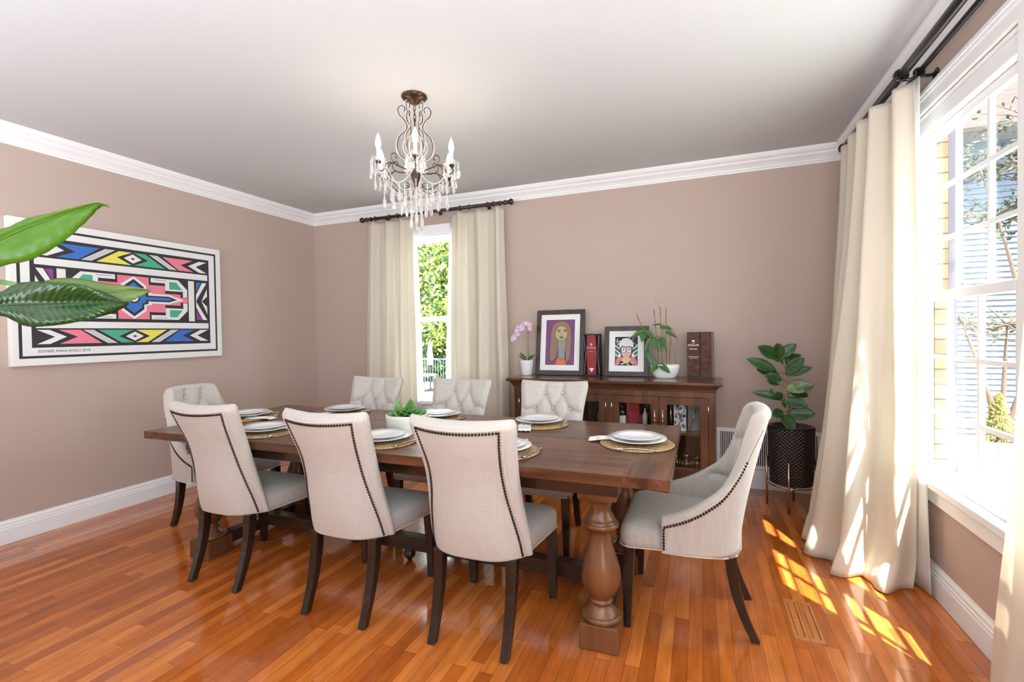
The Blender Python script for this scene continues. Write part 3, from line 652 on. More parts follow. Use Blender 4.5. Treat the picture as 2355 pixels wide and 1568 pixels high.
c0 = make_side_chair('beige linen side chair with nailhead back, nearest to the right armchair on the camera side'); c0['group'] = GC
c0.location = (-.893, 1.965, 0)
dup(c0, (-1.565, 1.945, 0), 0, 'beige linen side chair with nailhead back, middle one on the camera side', GC)
dup(c0, (-2.375, 1.965, 0), 0, 'beige linen side chair with nailhead back, leftmost on the camera side', GC)
dup(c0, (-.932, 2.850, 0), PI, 'button-tufted side chair facing us directly in front of the sideboard', GC)
dup(c0, (-1.638, 2.850, 0), PI, 'button-tufted side chair facing us in front of the curtain right of the narrow window', GC)
dup(c0, (-2.395, 2.850, 0), PI, 'button-tufted side chair facing us in front of the curtain left of the narrow window', GC)
a0 = make_arm_chair('beige linen armchair with sloping arms at the window end of the table'); a0['group'] = 'armchairs at the table ends'
a0.location = (-.058, 2.352, 0); a0.rotation_euler = (0, 0, PI / 2)
dup(a0, (-3.135, 2.345, 0), -PI / 2, 'beige linen armchair at the far left end of the table by the painting wall', 'armchairs at the table ends')
# ------------------------------------------------------------------ sideboard
sb = thing('sideboard', 'low dark brown wooden sideboard with glazed doors against the back wall', 'sideboard', (.13, 3.755, 0), R(-2.2))
pr = [(0, .878), (0, .900), (.004, .908), (.012, .910)]
D_, W0, W1 = .48, -1.705, .02
def ringp(ins, z): return [(W0 + ins, ins, z), (W1 - ins, ins, z), (W1 - ins, D_, z), (W0 + ins, D_, z)]
MB().loft([ringp(.016, .880), ringp(.006, .884), ringp(.0, .890), ringp(.0, .901), ringp(.005, .908), ringp(.012, .910)], 0, False).build('top', M['cab'], sb, .001)
MB().loft([ringp(.05, .835), ringp(.046, .838), ringp(.046, .846), ringp(.040, .850), ringp(.034, .864), ringp(.026, .872), ringp(.024, .8795)], 0, False).build('cornice', M['cab'], sb, .001)
B0, B1, YF = -1.65, -.03, .05
bd = MB(); bd.box((B0, YF, 0), (B0 + .05, D_ - .005, .834)).box((B1 - .05, YF, 0), (B1, D_ - .005, .834)); bd.box((B0 + .05, D_ - .02, .06), (B1 - .05, D_ - .005, .834))
bd.box((B0 + .05, YF, .79), (B1 - .05, YF + .03, .834)).box((B0 + .05, YF, .10), (B1 - .05, YF + .03, .185)).box((-.845, YF, .185), (-.797, YF + .03, .79)).box((-.83, YF + .03, .19), (-.81, D_ - .02, .834))
bd.build('body', M['cabz'], sb, .002)
MB().box((B0 + .05, YF + .03, .18), (B1 - .05, D_ - .02, .20)).build('bottom_board', M['cab'], sb)
for x0, x1 in ((B0 + .05, -.8305), (-.8095, B1 - .05)): MB().box((x0, YF + .04, .495), (x1, D_ - .02, .515)).build('shelf', M['cab'], sb)
MB().box((B0 - .012, YF - .012, 0), (B1 + .012, YF + .0, .09)).build('plinth', M['cab'], sb, .003)
for i, (x0, x1) in enumerate(((-1.598, -1.223), (-1.220, -.847), (-.795, -.434), (-.431, -.082))):
    d = MB(); s = .056; z0, z1 = .187, .788; y0, y1 = YF - .006, YF + .018
    d.box((x0, y0, z0), (x0 + s, y1, z1)).box((x1 - s, y0, z0), (x1, y1, z1)); d.box((x0 + s, y0, z0), (x1 - s, y1, z0 + s + .01)).box((x0 + s, y0, z1 - s), (x1 - s, y1, z1))
    do = d.build('door', M['cabz'], sb, .002)
    MB().box((x0 + s, y0 + .012, z0 + s + .01), (x1 - s, y0 + .014, z1 - s)).build('pane', M['cglass'], do)
    hx = x1 - .028 if i % 2 == 0 else x0 + .028
    h = MB().cyl((hx, y0 - .028, .575), (hx, y0 - .028, .69), .0065, n=12); h.lathe([(.0065, .0), (.012, .004), (.012, .007), (.001, .008)], (hx, y0 - .028, .685), 14).lathe([(.001, 0), (.012, .001), (.012, .004), (.0065, .008)], (hx, y0 - .028, .572), 14)
    h.lathe([(.0065, 0), (.014, .003), (.014, .007), (.0065, .01)], (hx, y0 - .028, .606), 14); h.cyl((hx, y0 - .028, .612), (hx, y0, .612), .005).cyl((hx, y0 - .028, .67), (hx, y0, .67), .005)
    h.build('handle', M['copper'], do)
    px_ = x0 - .002 if i % 2 == 0 else x1 + .002
    for zz in (.24, .70): MB().cyl((px_, y0 - .004, zz - .035), (px_, y0 - .004, zz + .035), .0048, n=10).build('hinge', M['steel'], do)
SBM = Matrix.Translation((.13, 3.755, 0)) @ Matrix.Rotation(R(-2.2), 4, 'Z')
def sbp(x, y, z): return tuple(SBM @ Vector((x, y, z)))
ARZ = R(-2.2)
# ---- things inside the sideboard
def bottle(loc, h, r, col, label, capc, grp=None, labelm=None):
    t = thing('bottle', label, 'bottle', loc, ARZ, grp)
    MB().lathe([(.001, 0), (r, 0), (r, h * .58), (r * .92, h * .64), (r * .45, h * .74), (r * .36, h * .78), (r * .36, h * .9)], n=20).build('body', col, t)
    MB().lathe([(r * .4, h * .88), (r * .42, h), (.001, h)], n=16, caps=False).build('cap', capc, t)
    if labelm: MB().lathe([(r * 1.01, h * .12), (r * 1.015, h * .13), (r * 1.015, h * .45), (r * 1.01, h * .46)], n=20, caps=False).build('paper_label', labelm, t)
    return t
M['darkglass'] = mat('dark_bottle_glass', (.012, .018, .012), .08, coat=.5)
M['amber'] = mat('amber_glass', (.12, .05, .015), .08, coat=.5)
M['paper'] = mat('paper', (.75, .73, .68), .6)
M['red'] = mat('crimson_board', (.30, .022, .03), .35, noise=(6, (.23, .012, .02), .4, .7))
M['gold'] = mat('gold', (.80, .52, .22), .22, 1)
M['silver'] = mat('silver_print', (.78, .78, .78), .3, .6)
M['plastic'] = mat('grey_board', (.24, .24, .25), .4)
bottle(sbp(-.7375, .16, .516), .215, .035, M['darkglass'], 'dark wine bottle with white label inside the sideboard beside the red gift box', M['black'], None, M['paper'])
rb = thing('gift_box', 'dark red bottle box with gold lettering inside the sideboard', 'box', sbp(-.645, .17, .516), ARZ)
MB().box((-.05, -.04, 0), (.05, .04, .255)).build('box', M['red'], rb, .002)
q = MB()
for a, b_ in (((-.006, .10), (.030, .105)), ((.012, .125), (.010, .07)), ((-.004, .083), (.028, .088)), ((-.012, .062), (.034, .070)), ((.010, .066), (-.012, .035)), ((.012, .066), (.032, .030)), ((-.008, .046), (.028, .05)), ((.010, .05), (.010, .012)), ((-.008, .028), (.026, .032))):
    q.stroke([a, b_], .0042, -.0415)
q.build('gold_emblem', M['gold'], rb)
for k in range(2): MB().stroke([(-.035, .205 - k * .018), (.035 - k * .01, .208 - k * .018)], .005, -.0412).build('gold_line', M['gold'], rb)
bottle(sbp(-.560, .20, .516), .17, .02, M['paper'], 'slim white bottle inside the sideboard right of the red gift box', M['steel'])
bottle(sbp(-.52, .28, .516), .24, .03, M['amber'], 'amber spirits bottle at the back of the sideboard behind the left copper handle', M['black'])
bottle(sbp(-.36, .20, .516), .2, .011, M['steel'], 'slim steel bottle inside the right sideboard door left of the colourful book', M['steel'])
bk = thing('art_book', 'colourful illustrated book standing inside the right sideboard door', 'book', sbp(-.288, .17, .516), ARZ)
MB().box((-.045, -.02, 0), (.045, .02, .225)).build('cover', M['paper'], bk, .001)
rn = random.Random(4); mats_ = [mat('book_ink_' + n_, c_, .4) for n_, c_ in (('blue', (.05, .12, .35)), ('red', (.55, .05, .04)), ('teal', (.08, .25, .3)), ('pink', (.6, .3, .35)), ('navy', (.02, .03, .08)))]
q = MB()
for k in range(46):
    x = rn.uniform(-.04, .04); z = rn.uniform(.01, .215); r_ = rn.uniform(.006, .014); n_ = rn.randint(4, 7)
    q.flat([(max(-.044, min(.044, x + r_ * math.cos(2 * PI * i / n_ + k) * rn.uniform(.6, 1.2))), z + r_ * math.sin(2 * PI * i / n_ + k)) for i in range(n_)], -.0203 - k * .00002, rn.randint(0, 4))
q.build('printed_picture', mats_, bk)
gb = thing('picture_frame', 'small grey framed panel leaning behind glass in the right sideboard door', 'frame', sbp(-.185, .19, .516), ARZ)
MB().box((-.048, -.006, 0), (.050, .006, .218)).build('panel', M['plastic'], gb, .001)
MB().cyl((-.035, -.012, .004), (.015, -.012, .175), .0028).build('metal_rod', M['steel'], gb)
for x, y, hh in ((-.325, .17, .12), (-.245, .15, .135), (-.165, .18, .115)):
    wd = {-.325: 'leftmost', -.245: 'middle', -.165: 'rightmost'}[x]
    t = thing('glass_tumbler', wd + ' of three gold patterned glass tumblers on the lower shelf of the sideboard', 'glass', sbp(x, y, .201), ARZ, 'gold tumblers in the sideboard')
    MB().lathe([(.001, .001), (.026, .001), (.033, .01), (.035, hh), (.033, hh), (.031, .012), (.001, .008)], n=20).build('body', M['cglass'], t)
    q = MB()
    for k in range(12):
        a = k * PI / 6; q.xf(Matrix.Identity(4)); n0 = len(q.v); q.lathe([(.001, 0), (.006, .012), (.007, .03), (.005, .055), (.001, .075)], (.0, 0, 0), 6, sy=.25); q.xf(Matrix.Rotation(a, 4, 'Z') @ Matrix.Translation((0, -.0355, .01)), n0)
    q.build('gold_pattern', M['gold'], t)
    MB().lathe([(.0355, hh - .008), (.0362, hh - .006), (.0362, hh - .002), (.0355, hh)], n=20, caps=False).build('gold_rim', M['gold'], t)
t = thing('decanter', 'dark glass decanter inside the left half of the sideboard beside the facing chair', 'decanter', sbp(-.93, .2, .516), ARZ)
MB().lathe([(.001, 0), (.045, 0), (.05, .03), (.045, .07), (.02, .11), (.012, .15), (.016, .19)], n=24).build('body', M['darkglass'], t); MB().ball((0, 0, .205), .018, 12).build('stopper', M['cglass'], t)

# ---- things on top of the sideboard
ZS = .911
M['frame'] = wood('picture_frame_wood', (.022, .013, .010), (.06, .032, .022), 2, .35, .2)
M['board'] = mat('white_mount', (.86, .86, .85), .6)
def framed(name, label, loc, W_, H_, fw, mw, art, lean=R(-9), rz=R(-1)):
    t = thing(name, label, 'picture', loc, rz, rx=lean)
    fr = MB(); w2 = W_ / 2
    fr.box((-w2, -.012, 0), (-w2 + fw, .012, H_)).box((w2 - fw, -.012, 0), (w2, .012, H_)).box((-w2 + fw, -.012, 0), (w2 - fw, .012, fw)).box((-w2 + fw, -.012, H_ - fw), (w2 - fw, .012, H_))
    fr.build('frame', M['frame'], t, .002)
    MB().box((-w2 + fw, -.003, fw), (w2 - fw, .008, H_ - fw)).build('mount', M['board'], t)
    fw2 = fw * .75; MB().box((-.02, .012, .02), (.02, .015, H_ * .7)).build('easel_back', M['black'], t)
    art(t, -w2 + fw + mw, w2 - fw - mw, fw + mw, H_ - fw - mw); return t
def ell(cx, cz, rx, rz, n=28, a0=0, a1=360): return [(cx + rx * math.cos(R(a0 + (a1 - a0) * k / n)), cz + rz * math.sin(R(a0 + (a1 - a0) * k / n))) for k in range(n + (0 if a1 - a0 == 360 else 1))]
def P_(x0, x1, z0, z1): return lambda pts: [(x0 + (x1 - x0) * u, z0 + (z1 - z0) * v_) for u, v_ in pts]
def ink(n, c): return mat('ink_' + n, c, .5)
I = {n: ink(n, c) for n, c in dict(purple=(.22, .06, .22), brown=(.30, .19, .12), ochre=(.50, .42, .22), grey=(.30, .30, .29), orange=(.72, .19, .05), line=(.02, .015, .018), white=(.85, .85, .84), green=(.04, .26, .12), pink=(.75, .20, .25), skin=(.74, .46, .36), yellow=(.80, .62, .08), shade=(.45, .26, .5)).items()}
IL = list(I.values()); IK = {k: i for i, k in enumerate(I)}
def woman(t, x0, x1, z0, z1):
    p = P_(x0, x1, z0, z1); q = MB(); y = -.0032
    def L(k): return y - .00018 * k
    q.flat(p([(0, 0), (1, 0), (1, 1), (0, 1)]), L(0), IK['purple']); q.stroke(p([(0, 0), (1, 0), (1, 1), (0, 1), (0, 0)]), .004, L(1), IK['line'])
    hair = [(.14, .10), (.13, .30), (.15, .55), (.16, .75), (.24, .90), (.40, .965), (.60, .975), (.78, .92), (.87, .80), (.90, .60), (.89, .35), (.86, .14), (.78, .06), (.72, .07), (.70, .30), (.40, .30), (.38, .16), (.30, .09), (.20, .07)]
    q.flat(p(hair), L(2), IK['brown']); q.stroke(p(hair + hair[:1]), .003, L(3), IK['line'])
    q.flat(p([(.33, 0), (.42, .15), (.68, .15), (.75, 0)]), L(4), IK['orange']); q.stroke(p([(.33, 0), (.42, .15), (.68, .15), (.75, 0)]), .003, L(5), IK['line'])
    q.flat(p([(.42, .55), (.44, .16), (.50, .12), (.68, .13), (.71, .55)]), L(6), IK['grey']); q.stroke(p([(.40, .58), (.44, .40), (.46, .18), (.50, .125), (.68, .13), (.71, .55)]), .0028, L(7), IK['line'])
    fc = p(ell(.54, .70, .22, .17)); q.flat(fc, L(8), IK['ochre']); q.stroke(fc + fc[:1], .0028, L(9), IK['line'])
    for cx in (.45, .68): q.flat(p(ell(cx, .755, .075, .032)), L(10), IK['grey']); q.stroke(p([(cx - .08, .775), (cx, .795), (cx + .08, .775)]), .002, L(11), IK['line']); q.flat(p(ell(cx, .75, .025, .015)), L(12), IK['line'])
    q.stroke(p([(.56, .70), (.52, .65), (.58, .645)]), .0018, L(10), IK['line']); q.flat(p(ell(.55, .605, .07, .022)), L(10), IK['line']); q.flat(p(ell(.55, .605, .05, .008)), L(11), IK['grey'])
    for k in range(4): q.stroke(p([(.60, .22 + k * .05), (.68, .225 + k * .05)]), .0016, L(8), IK['line'])
    q.build('painted_portrait', IL, t)
def elder(t, x0, x1, z0, z1):
    p = P_(x0, x1, z0, z1); q = MB(); y = -.0032; rn = random.Random(7)
    def L(k): return y - .00018 * k
    q.flat(p([(0, 0), (1, 0), (1, 1), (0, 1)]), L(0), IK['line'])
    for k in range(46):
        u, v_ = rn.random(), rn.uniform(.70, .97); q.flat(p(ell(.05 + u * .9, v_, .022, .018, 10)), L(1), IK['white'])
    for s in (-1, 1):
        for k in range(6): a = .62 - k * .075; q.flat(p([(.5 + s * .26, a - .03), (.5 + s * .50, a + .10), (.5 + s * .49, a + .05), (.5 + s * .30, a - .06)]), L(2), IK['green' if k % 2 else 'white'])
    q.flat(p([(.02, 0), (.06, .22), (.25, .32), (.5, .22), (.75, .32), (.95, .20), (.99, 0)]), L(3), IK['pink'])
    q.flat(p([(.12, 0), (.2, .13), (.36, .18), (.62, .17), (.8, .13), (.88, 0)]), L(4), IK['line'])
    for k in range(14): q.flat(p(ell(.18 + .64 * rn.random(), .02 + .11 * rn.random(), .03, .02, 10)), L(5), IK['white'])
    q.flat(p([(.38, .1), (.36, .35), (.64, .35), (.62, .1)]), L(5), IK['skin']); fc = p(ell(.5, .53, .235, .27)); q.flat(fc, L(6), IK['skin'])
    q.flat(p([(.27, .62), (.73, .62), (.70, .68), (.3, .68)]), L(7), IK['shade'])
    hr = [(.22, .60), (.17, .70), (.22, .84), (.36, .94), (.52, .96), (.68, .91), (.80, .80), (.82, .66), (.76, .62), (.70, .68), (.5, .665), (.30, .69)]
    q.flat(p(hr), L(8), IK['white']); q.stroke(p(hr + hr[:1]), .0018, L(9), IK['line'])
    for k in range(7): q.stroke(p([(.32 + k * .055, .93 - abs(k - 3) * .01), (.26 + k * .075, .80), (.25 + k * .08, .70)]), .0012, L(10), IK['line'])
    for cx in (.385, .625):
        e = p(ell(cx, .535, .095, .085)); q.flat(e, L(9), IK['white']); q.stroke(e + e[:1], .0032, L(10), IK['line']); q.flat(p(ell(cx, .545, .03, .03, 12)), L(11), IK['line'])
    q.stroke(p([(.47, .54), (.53, .54)]), .003, L(10), IK['line']); q.stroke(p([(.5, .50), (.46, .42), (.54, .41)]), .002, L(10), IK['line']); q.stroke(p([(.42, .33), (.5, .31), (.60, .335)]), .004, L(10), IK['pink'])
    for s in (-1, 1): e = p(ell(.5 + s * .29, .36, .06, .055)); q.flat(e, L(11), IK['white'])
    for k in range(3): q.stroke(p([(.34 - k * .02, .24 - k * .03), (.5, .17 - k * .045), (.66 + k * .02, .25 - k * .03)]), .006, L(12), IK['yellow'])
    q.build('painted_portrait', IL, t)
framed('framed_portrait', 'dark framed painting of a long haired figure on purple, standing on the sideboard', (-1.193, 4.165, ZS), .455, .60, .042, .052, woman)
framed('framed_portrait', 'smaller dark framed portrait of a white haired figure with round glasses, on the sideboard', (-.597, 4.17, ZS), .378, .435, .040, .052, elder)
# red bottle case
t = thing('bottle_case', 'crimson and black whisky bottle case standing between the two portraits', 'box', (-.883, 4.14, ZS), R(-1))
MB().box((-.073, -.02, 0), (.073, .06, .012)).box((-.073, -.02, .358), (.073, .06, .370)).box((-.073, .045, .012), (.073, .06, .358)).box((-.073, -.02, .012), (-.068, .045, .358)).box((.068, -.02, .012), (.073, .045, .358)).build('black_shell', M['black'], t, .001)
fr = [(-.036, .012), (.036, .012), (.046, .19), (.036, .358), (-.036, .358), (-.046, .19)]
MB().prism(fr, -.028, .03, 1).build('red_front', M['red'], t, .002)
for s in (-1, 1): MB().stroke([(s * .066, .02), (s * .053, .185), (s * .066, .35)], .004, -.0205).build('edge_line', M['plastic'], t)
text('lettering', 'MACALLAN', .016, M['paper'], t, (0, -.0295, .243)); text('lettering', 'THE', .009, M['paper'], t, (0, -.0295, .262)); text('lettering', 'HARMONY', .009, M['gold'], t, (0, -.0295, .212))
MB().flat(ell(0, .281, .010, .005, 14), -.0292).stroke([(-.012, .274), (.012, .274)], .0016, -.0292).build('crest', M['paper'], t)
MB().flat([(-.022, .072), (.022, .072), (0, .035)], -.0292).build('triangle_mark', M['paper'], t)
# brown hinged case
t = thing('bottle_case', 'brown burl wood presentation case at the right end of the sideboard', 'box', (.002, 4.15, ZS), R(-4))
M['burl'] = mat('burl_leather', (.055, .018, .012), .5, spec=.3, noise=(22, (.12, .045, .03), .35, .65))
M['burl2'] = mat('burl_side', (.17, .06, .035), .4)
MB().box((-.098, -.05, .010), (-.0015, .04, .372)).build('left_door', M['burl'], t, .002); MB().box((.0015, -.05, .010), (.082, .04, .372)).build('right_door', M['burl'], t, .002)
MB().box((.0825, -.045, .010), (.098, .04, .372)).build('side_panel', M['burl2'], t, .001); MB().box((-.095, -.045, 0), (.095, .038, .0098)).build('base', M['black'], t)
text('lettering', 'MACALLAN', .016, M['silver'], t, (-.050, -.0512, .262)); text('lettering', 'THE', .009, M['silver'], t, (-.050, -.0512, .280)); text('lettering', 'RARE CASK', .011, M['silver'], t, (-.050, -.0512, .232))
text('lettering', 'HIGHLAND SINGLE MALT', .0075, M['silver'], t, (-.050, -.0512, .172)); text('lettering', 'SCOTCH WHISKY', .0075, M['silver'], t, (-.050, -.0512, .160))
MB().flat([(-.062, .296), (-.038, .296), (-.045, .306), (-.050, .309), (-.055, .306)], -.0512).build('crest', M['silver'], t)

# ---- leaves
def leaf(mb, base, tip, width, nrm=(0, -1, .4), droop=.15, fold=.15, nu=6, nv=10, m=0, tp=.85, wav=0.0):
    b_, t_ = Vector(base), Vector(tip); d = t_ - b_; Ln = d.length; dn = d.normalized(); n = Vector(nrm); n = (n - dn * n.dot(dn)).normalized(); s = dn.cross(n)
    def fn(u, v_):
        uu = 2 * u - 1; w_ = width / 2 * (math.sin(PI * min(1, v_ ** tp)) ** .75 if 0 < v_ < 1 else 0.02)
        p = b_ + d * v_ + Vector((0, 0, -1)) * droop * Ln * (v_ * v_ - v_ * .3) + s * w_ * uu + n * (abs(uu) * w_ * fold * 2 + wav * math.sin(v_ * 40 + uu * 2) * abs(uu))
        return tuple(p)
    return mb.grid(fn, nu, nv, m)
def leafobj(parent, name, mt, base, tip, width, th=.0009, **k):
    o = leaf(MB(), base, tip, width, **k).build(name, mt, parent, fix=False); md = o.modifiers.new('s', 'SOLIDIFY'); md.thickness = th; return o
# pink orchid
M['pink'] = mat('orchid_pink', (.72, .40, .60), .45, noise=(40, (.85, .68, .80), .35, .65))
t = thing('potted_orchid', 'pink orchid in a small white tapered pot at the left end of the sideboard', 'plant', (-1.487, 4.12, ZS))
MB().lathe([(.001, 0), (.045, 0), (.047, .004), (.062, .130), (.063, .138), (.058, .138), (.056, .125), (.001, .120)], n=32).build('pot', M['white'], t)
MB().lathe([(.001, .1205), (.055, .1205), (.05, .126), (.001, .130)], n=20).build('soil', M['soil'], t)
sp_ = [(.01, 0, .125), (.014, 0, .20), (.012, -.003, .30), (.018, -.004, .38), (.012, -.008, .43), (-.02, -.012, .455), (-.06, -.015, .45), (-.10, -.018, .41), (-.125, -.02, .36)]
MB().tube(sp_, .0024, 6).build('stem', M['stem'], t); MB().cyl((.018, .005, .12), (.02, .004, .40), .002).build('stake', M['stem'], t)
rn = random.Random(2); fl = MB()
for k, (x, z) in enumerate(((.035, .445), (.02, .475), (-.01, .47), (-.03, .455), (-.045, .425), (-.065, .44), (-.08, .41), (-.075, .38), (-.10, .385), (-.115, .355), (-.10, .345), (-.125, .33), (.045, .465), (-.02, .435), (.05, .43))):
    c_ = Vector((x, -.02 + rn.uniform(-.012, .012), z)); a0 = rn.random() * 3; fo = MB()
    for j in range(5):
        a = a0 + 2 * PI * j / 5; dr = Vector((math.cos(a), -.25, math.sin(a))); leaf(fo, c_, c_ + dr * .026, .022, (0, -1, 0), .0, .1, 4, 5)
    fo.ball(c_ + Vector((0, -.004, 0)), .004, 6); fo.build('bloom', M['pink'], t, fix=False)
for b_, e, w_ in (((0, 0, .13), (-.055, -.03, .215), .03), ((0, 0, .13), (-.075, -.01, .185), .018), ((.01, 0, .13), (.09, -.02, .195), .022), ((.01, 0, .13), (.05, .03, .19), .025)): leafobj(t, 'leaf', M['leaf'], b_, e, w_, droop=.1)
# leafy orchid with stakes in an oval bowl
t = thing('potted_orchid', 'leggy green orchid with bare stakes in an oval white bowl on the sideboard', 'plant', (-.27, 4.10, ZS))
MB().lathe([(.001, 0), (.078, 0), (.084, .006), (.104, .04), (.114, .085), (.113, .112), (.108, .112), (.106, .09), (.001, .085)], n=40, sy=.62).build('bowl', M['white'], t)
MB().lathe([(.001, .086), (.105, .086), (.09, .098), (.04, .104), (.001, .10)], n=24, sy=.6).build('bark', M['soil'], t)
for (x0, x1, z1, r_) in ((-.045, -.083, .560, .0035), (-.02, -.036, .585, .003), (.01, .012, .575, .0035), (-.06, -.222, .535, .003), (.03, .035, .3, .003), (-.055, -.05, .35, .004)):
    if x1 == -.222: MB().tube([(-.06, -.01, .10), (-.12, -.02, .28), (-.17, -.03, .40), (-.222, -.03, .535)], r_, 6).build('stake', M['stem'], t)
    else: MB().cyl((x0, rn.uniform(-.02, .02), .09), (x1, rn.uniform(-.02, .02), z1), r_, n=8).build('stake', M['stem'], t)
MB().tube([(-.036, 0, .57), (-.05, 0, .60), (-.075, 0, .64), (-.07, 0, .68), (-.062, 0, .715), (-.068, 0, .76)], .001, 5).build('tendril', M['stem'], t)
for k in range(7):
    x = -.03 + .02 * k; MB().tube([(x, .0, .09), (x + .015 * math.sin(k * 3), .015, .18), (x + .02 * math.cos(k * 2), -.01, .28), (x * .6, .0, .42)], .0018, 5).build('aerial_root', M['stem'], t)
for b_, e, w_ in (((-.165, -.03, .385), (-.262, -.05, .345), .045), ((-.165, -.03, .385), (-.175, -.07, .30), .050), ((-.165, -.03, .385), (-.08, -.05, .35), .045), ((-.165, -.03, .385), (-.17, 0, .44), .03), ((-.10, -.03, .34), (-.155, -.06, .22), .05), ((-.09, -.03, .34), (-.07, -.05, .24), .05), ((-.15, -.03, .24), (-.085, -.05, .10), .05), ((-.03, -.03, .34), (.02, -.06, .23), .045), ((-.04, -.02, .42), (.03, -.03, .41), .035), ((-.02, -.02, .44), (-.10, -.02, .44), .018), ((.0, -.02, .42), (.06, -.03, .395), .035), ((.01, -.02, .38), (.10, -.03, .335), .032), ((-.05, -.06, .11), (-.115, -.10, .055), .045), ((-.04, -.06, .115), (.045, -.10, .055), .05), ((-.05, -.03, .32), (-.03, -.05, .22), .035)):
    leafobj(t, 'leaf', M['leaf'], b_, e, w_, droop=.12, tp=.7)

# ---- rubber plant in a black textured planter on a brass leg stand
t = thing('potted_rubber_plant', 'rubber plant in a black diamond textured planter on a slim brass stand', 'plant', (.605, 3.93, 0))
M['planter'] = mat('black_planter', (.03, .022, .022), .22, .35, .4)
def pf(u, v_):
    a = 2 * PI * u; z = .185 + .405 * v_; r_ = .132 + .014 * v_ if v_ < .985 else .146
    nA, nZ = 30, 16; A_ = u * nA; B_ = v_ * nZ / 1.0
    d = abs(math.sin(PI * (A_ + B_) / 1.0)) * abs(math.sin(PI * (A_ - B_) / 1.0)); r_ += .0065 * d
    return (r_ * math.cos(a), r_ * math.sin(a), z)
pl = MB().grid(pf, 368, 216); pl.lathe([(.140, .590), (.146, .593), (.143, .597), (.136, .594), (.134, .545), (.001, .54)], n=60, caps=False).lathe([(.001, .183), (.126, .183), (.133, .187)], n=60, caps=False); pl.build('planter', M['planter'], t, fix=False)
MB().lathe([(.001, .541), (.133, .541), (.1, .552), (.001, .556)], n=24).build('soil', M['soil'], t)
M['brass'] = mat('brushed_brass', (.62, .40, .27), .22, 1)
for k in range(4):
    a = R(-104 + 90 * k); x, y = .157 * math.cos(a), .157 * math.sin(a); MB().cyl((x, y, 0), (x, y, .36), .0075, n=14).build('stand_leg', M['brass'], t)
MB().tube([(.152 * math.cos(k * PI / 24), .152 * math.sin(k * PI / 24), .178) for k in range(48)], .005, 8, closed=True).build('stand_ring', M['brass'], t)
MB().cbox((0, 0, .1785), (.30, .012, .008)).cbox((0, 0, .1785), (.012, .30, .0079)).build('stand_cross', M['brass'], t)
M['fig'] = mat('rubber_leaf', (.022, .075, .020), .28, noise=(14, (.05, .13, .035), .35, .7))
M['fig2'] = mat('rubber_leaf_variegated', (.04, .12, .035), .3, noise=(18, (.22, .30, .14), .45, .6))
MB().tube([(-.03, 0, .55), (-.02, .0, .72), (-.032, -.01, .86), (-.035, 0, 1.0), (-.045, 0, 1.12)], [.008, .007, .006, .005, .004], 8).build('stem', M['stem'], t)
MB().cyl((-.008, .01, .55), (-.012, .012, 1.09), .004).build('stake', M['stem'], t)
def fx(px, py, dy=0): return (.642 + (px - 1832) * .00279 - .605, dy, 1.191 - (py - 790) * .00306)
for k, (a, b_, w_, dy) in enumerate((((1790, 826), (1742, 793), .075, -.03), ((1792, 824), (1787, 786), .07, -.05), ((1793, 824), (1832, 788), .065, .0), ((1788, 858), (1716, 822), .07, -.03), ((1795, 838), (1846, 815), .06, .05), ((1806, 862), (1848, 820), .075, -.03), ((1806, 864), (1863, 842), .06, -.06), ((1797, 870), (1741, 849), .06, .04), ((1800, 876), (1754, 862), .055, -.07), ((1794, 888), (1765, 876), .045, .02),
        ((1803, 896), (1868, 885), .085, -.05), ((1812, 900), (1860, 912), .06, .02), ((1800, 925), (1854, 930), .07, -.07), ((1812, 955), (1871, 950), .085, -.03), ((1800, 960), (1822, 986), .075, -.1), ((1797, 925), (1783, 902), .05, -.04), ((1795, 920), (1731, 905), .05, .0), ((1778, 912), (1773, 896), .022, .0), ((1790, 924), (1760, 908), .04, .06), ((1803, 940), (1812, 936), .06, .05), ((1800, 830), (1778, 826), .03, -.02), ((1800, 950), (1775, 960), .06, -.05))):
    p0, p1 = fx(*a), fx(*b_, dy); leafobj(t, 'leaf', M['fig2'] if k in (8, 10) else M['fig'], p0, p1, w_ * 1.18, droop=.06, fold=.12, tp=.95, nrm=(0, -1, .35))
    if k > 2: MB().cyl((-.034, 0, p0[2] - .012), p0, .002, n=6).build('leaf_stalk', M['stem'], t)

# ------------------------------------------------------------------ place settings (diner at -Y)
ZT = .7605
M['jute'] = mat('woven_straw', (.30, .16, .06), .8, noise=(170, (.66, .46, .24), .36, .62), bump=(200, 1, .004))
def mat_mesh():
    pr = [(.001, 0), (.168, 0), (.1725, .003), (.1720, .006)]
    n = 17
    for k in range(n * 4): r_ = .170 - .168 * k / (n * 4); pr.append((max(.001, r_), .0058 + .0022 * math.sin(PI * ((k % 4) + .5) / 4) ** 1))
    mb = MB(); loops = [[(r_ * (1 + .004 * math.sin(j * 2.3) * (r_ > .16)) * math.cos(2 * PI * j / 96), r_ * (1 + .004 * math.sin(j * 2.3) * (r_ > .16)) * math.sin(2 * PI * j / 96), z + (.0008 * math.sin(j * 2 * PI / 96 * 40 + r_ * 900) if z > .005 else 0)) for j in range(96)] for r_, z in pr]
    return mb.loft(loops)
def plate_mesh(r_, h): return MB().lathe([(.001, 0), (r_ * .58, 0), (r_ * .62, .002), (r_ * .72, h * .45), (r_ * .98, h * .93), (r_, h), (r_ * .995, h * 1.12), (r_ * .74, h * .72), (r_ * .62, h * .38), (.001, h * .33)], n=56)
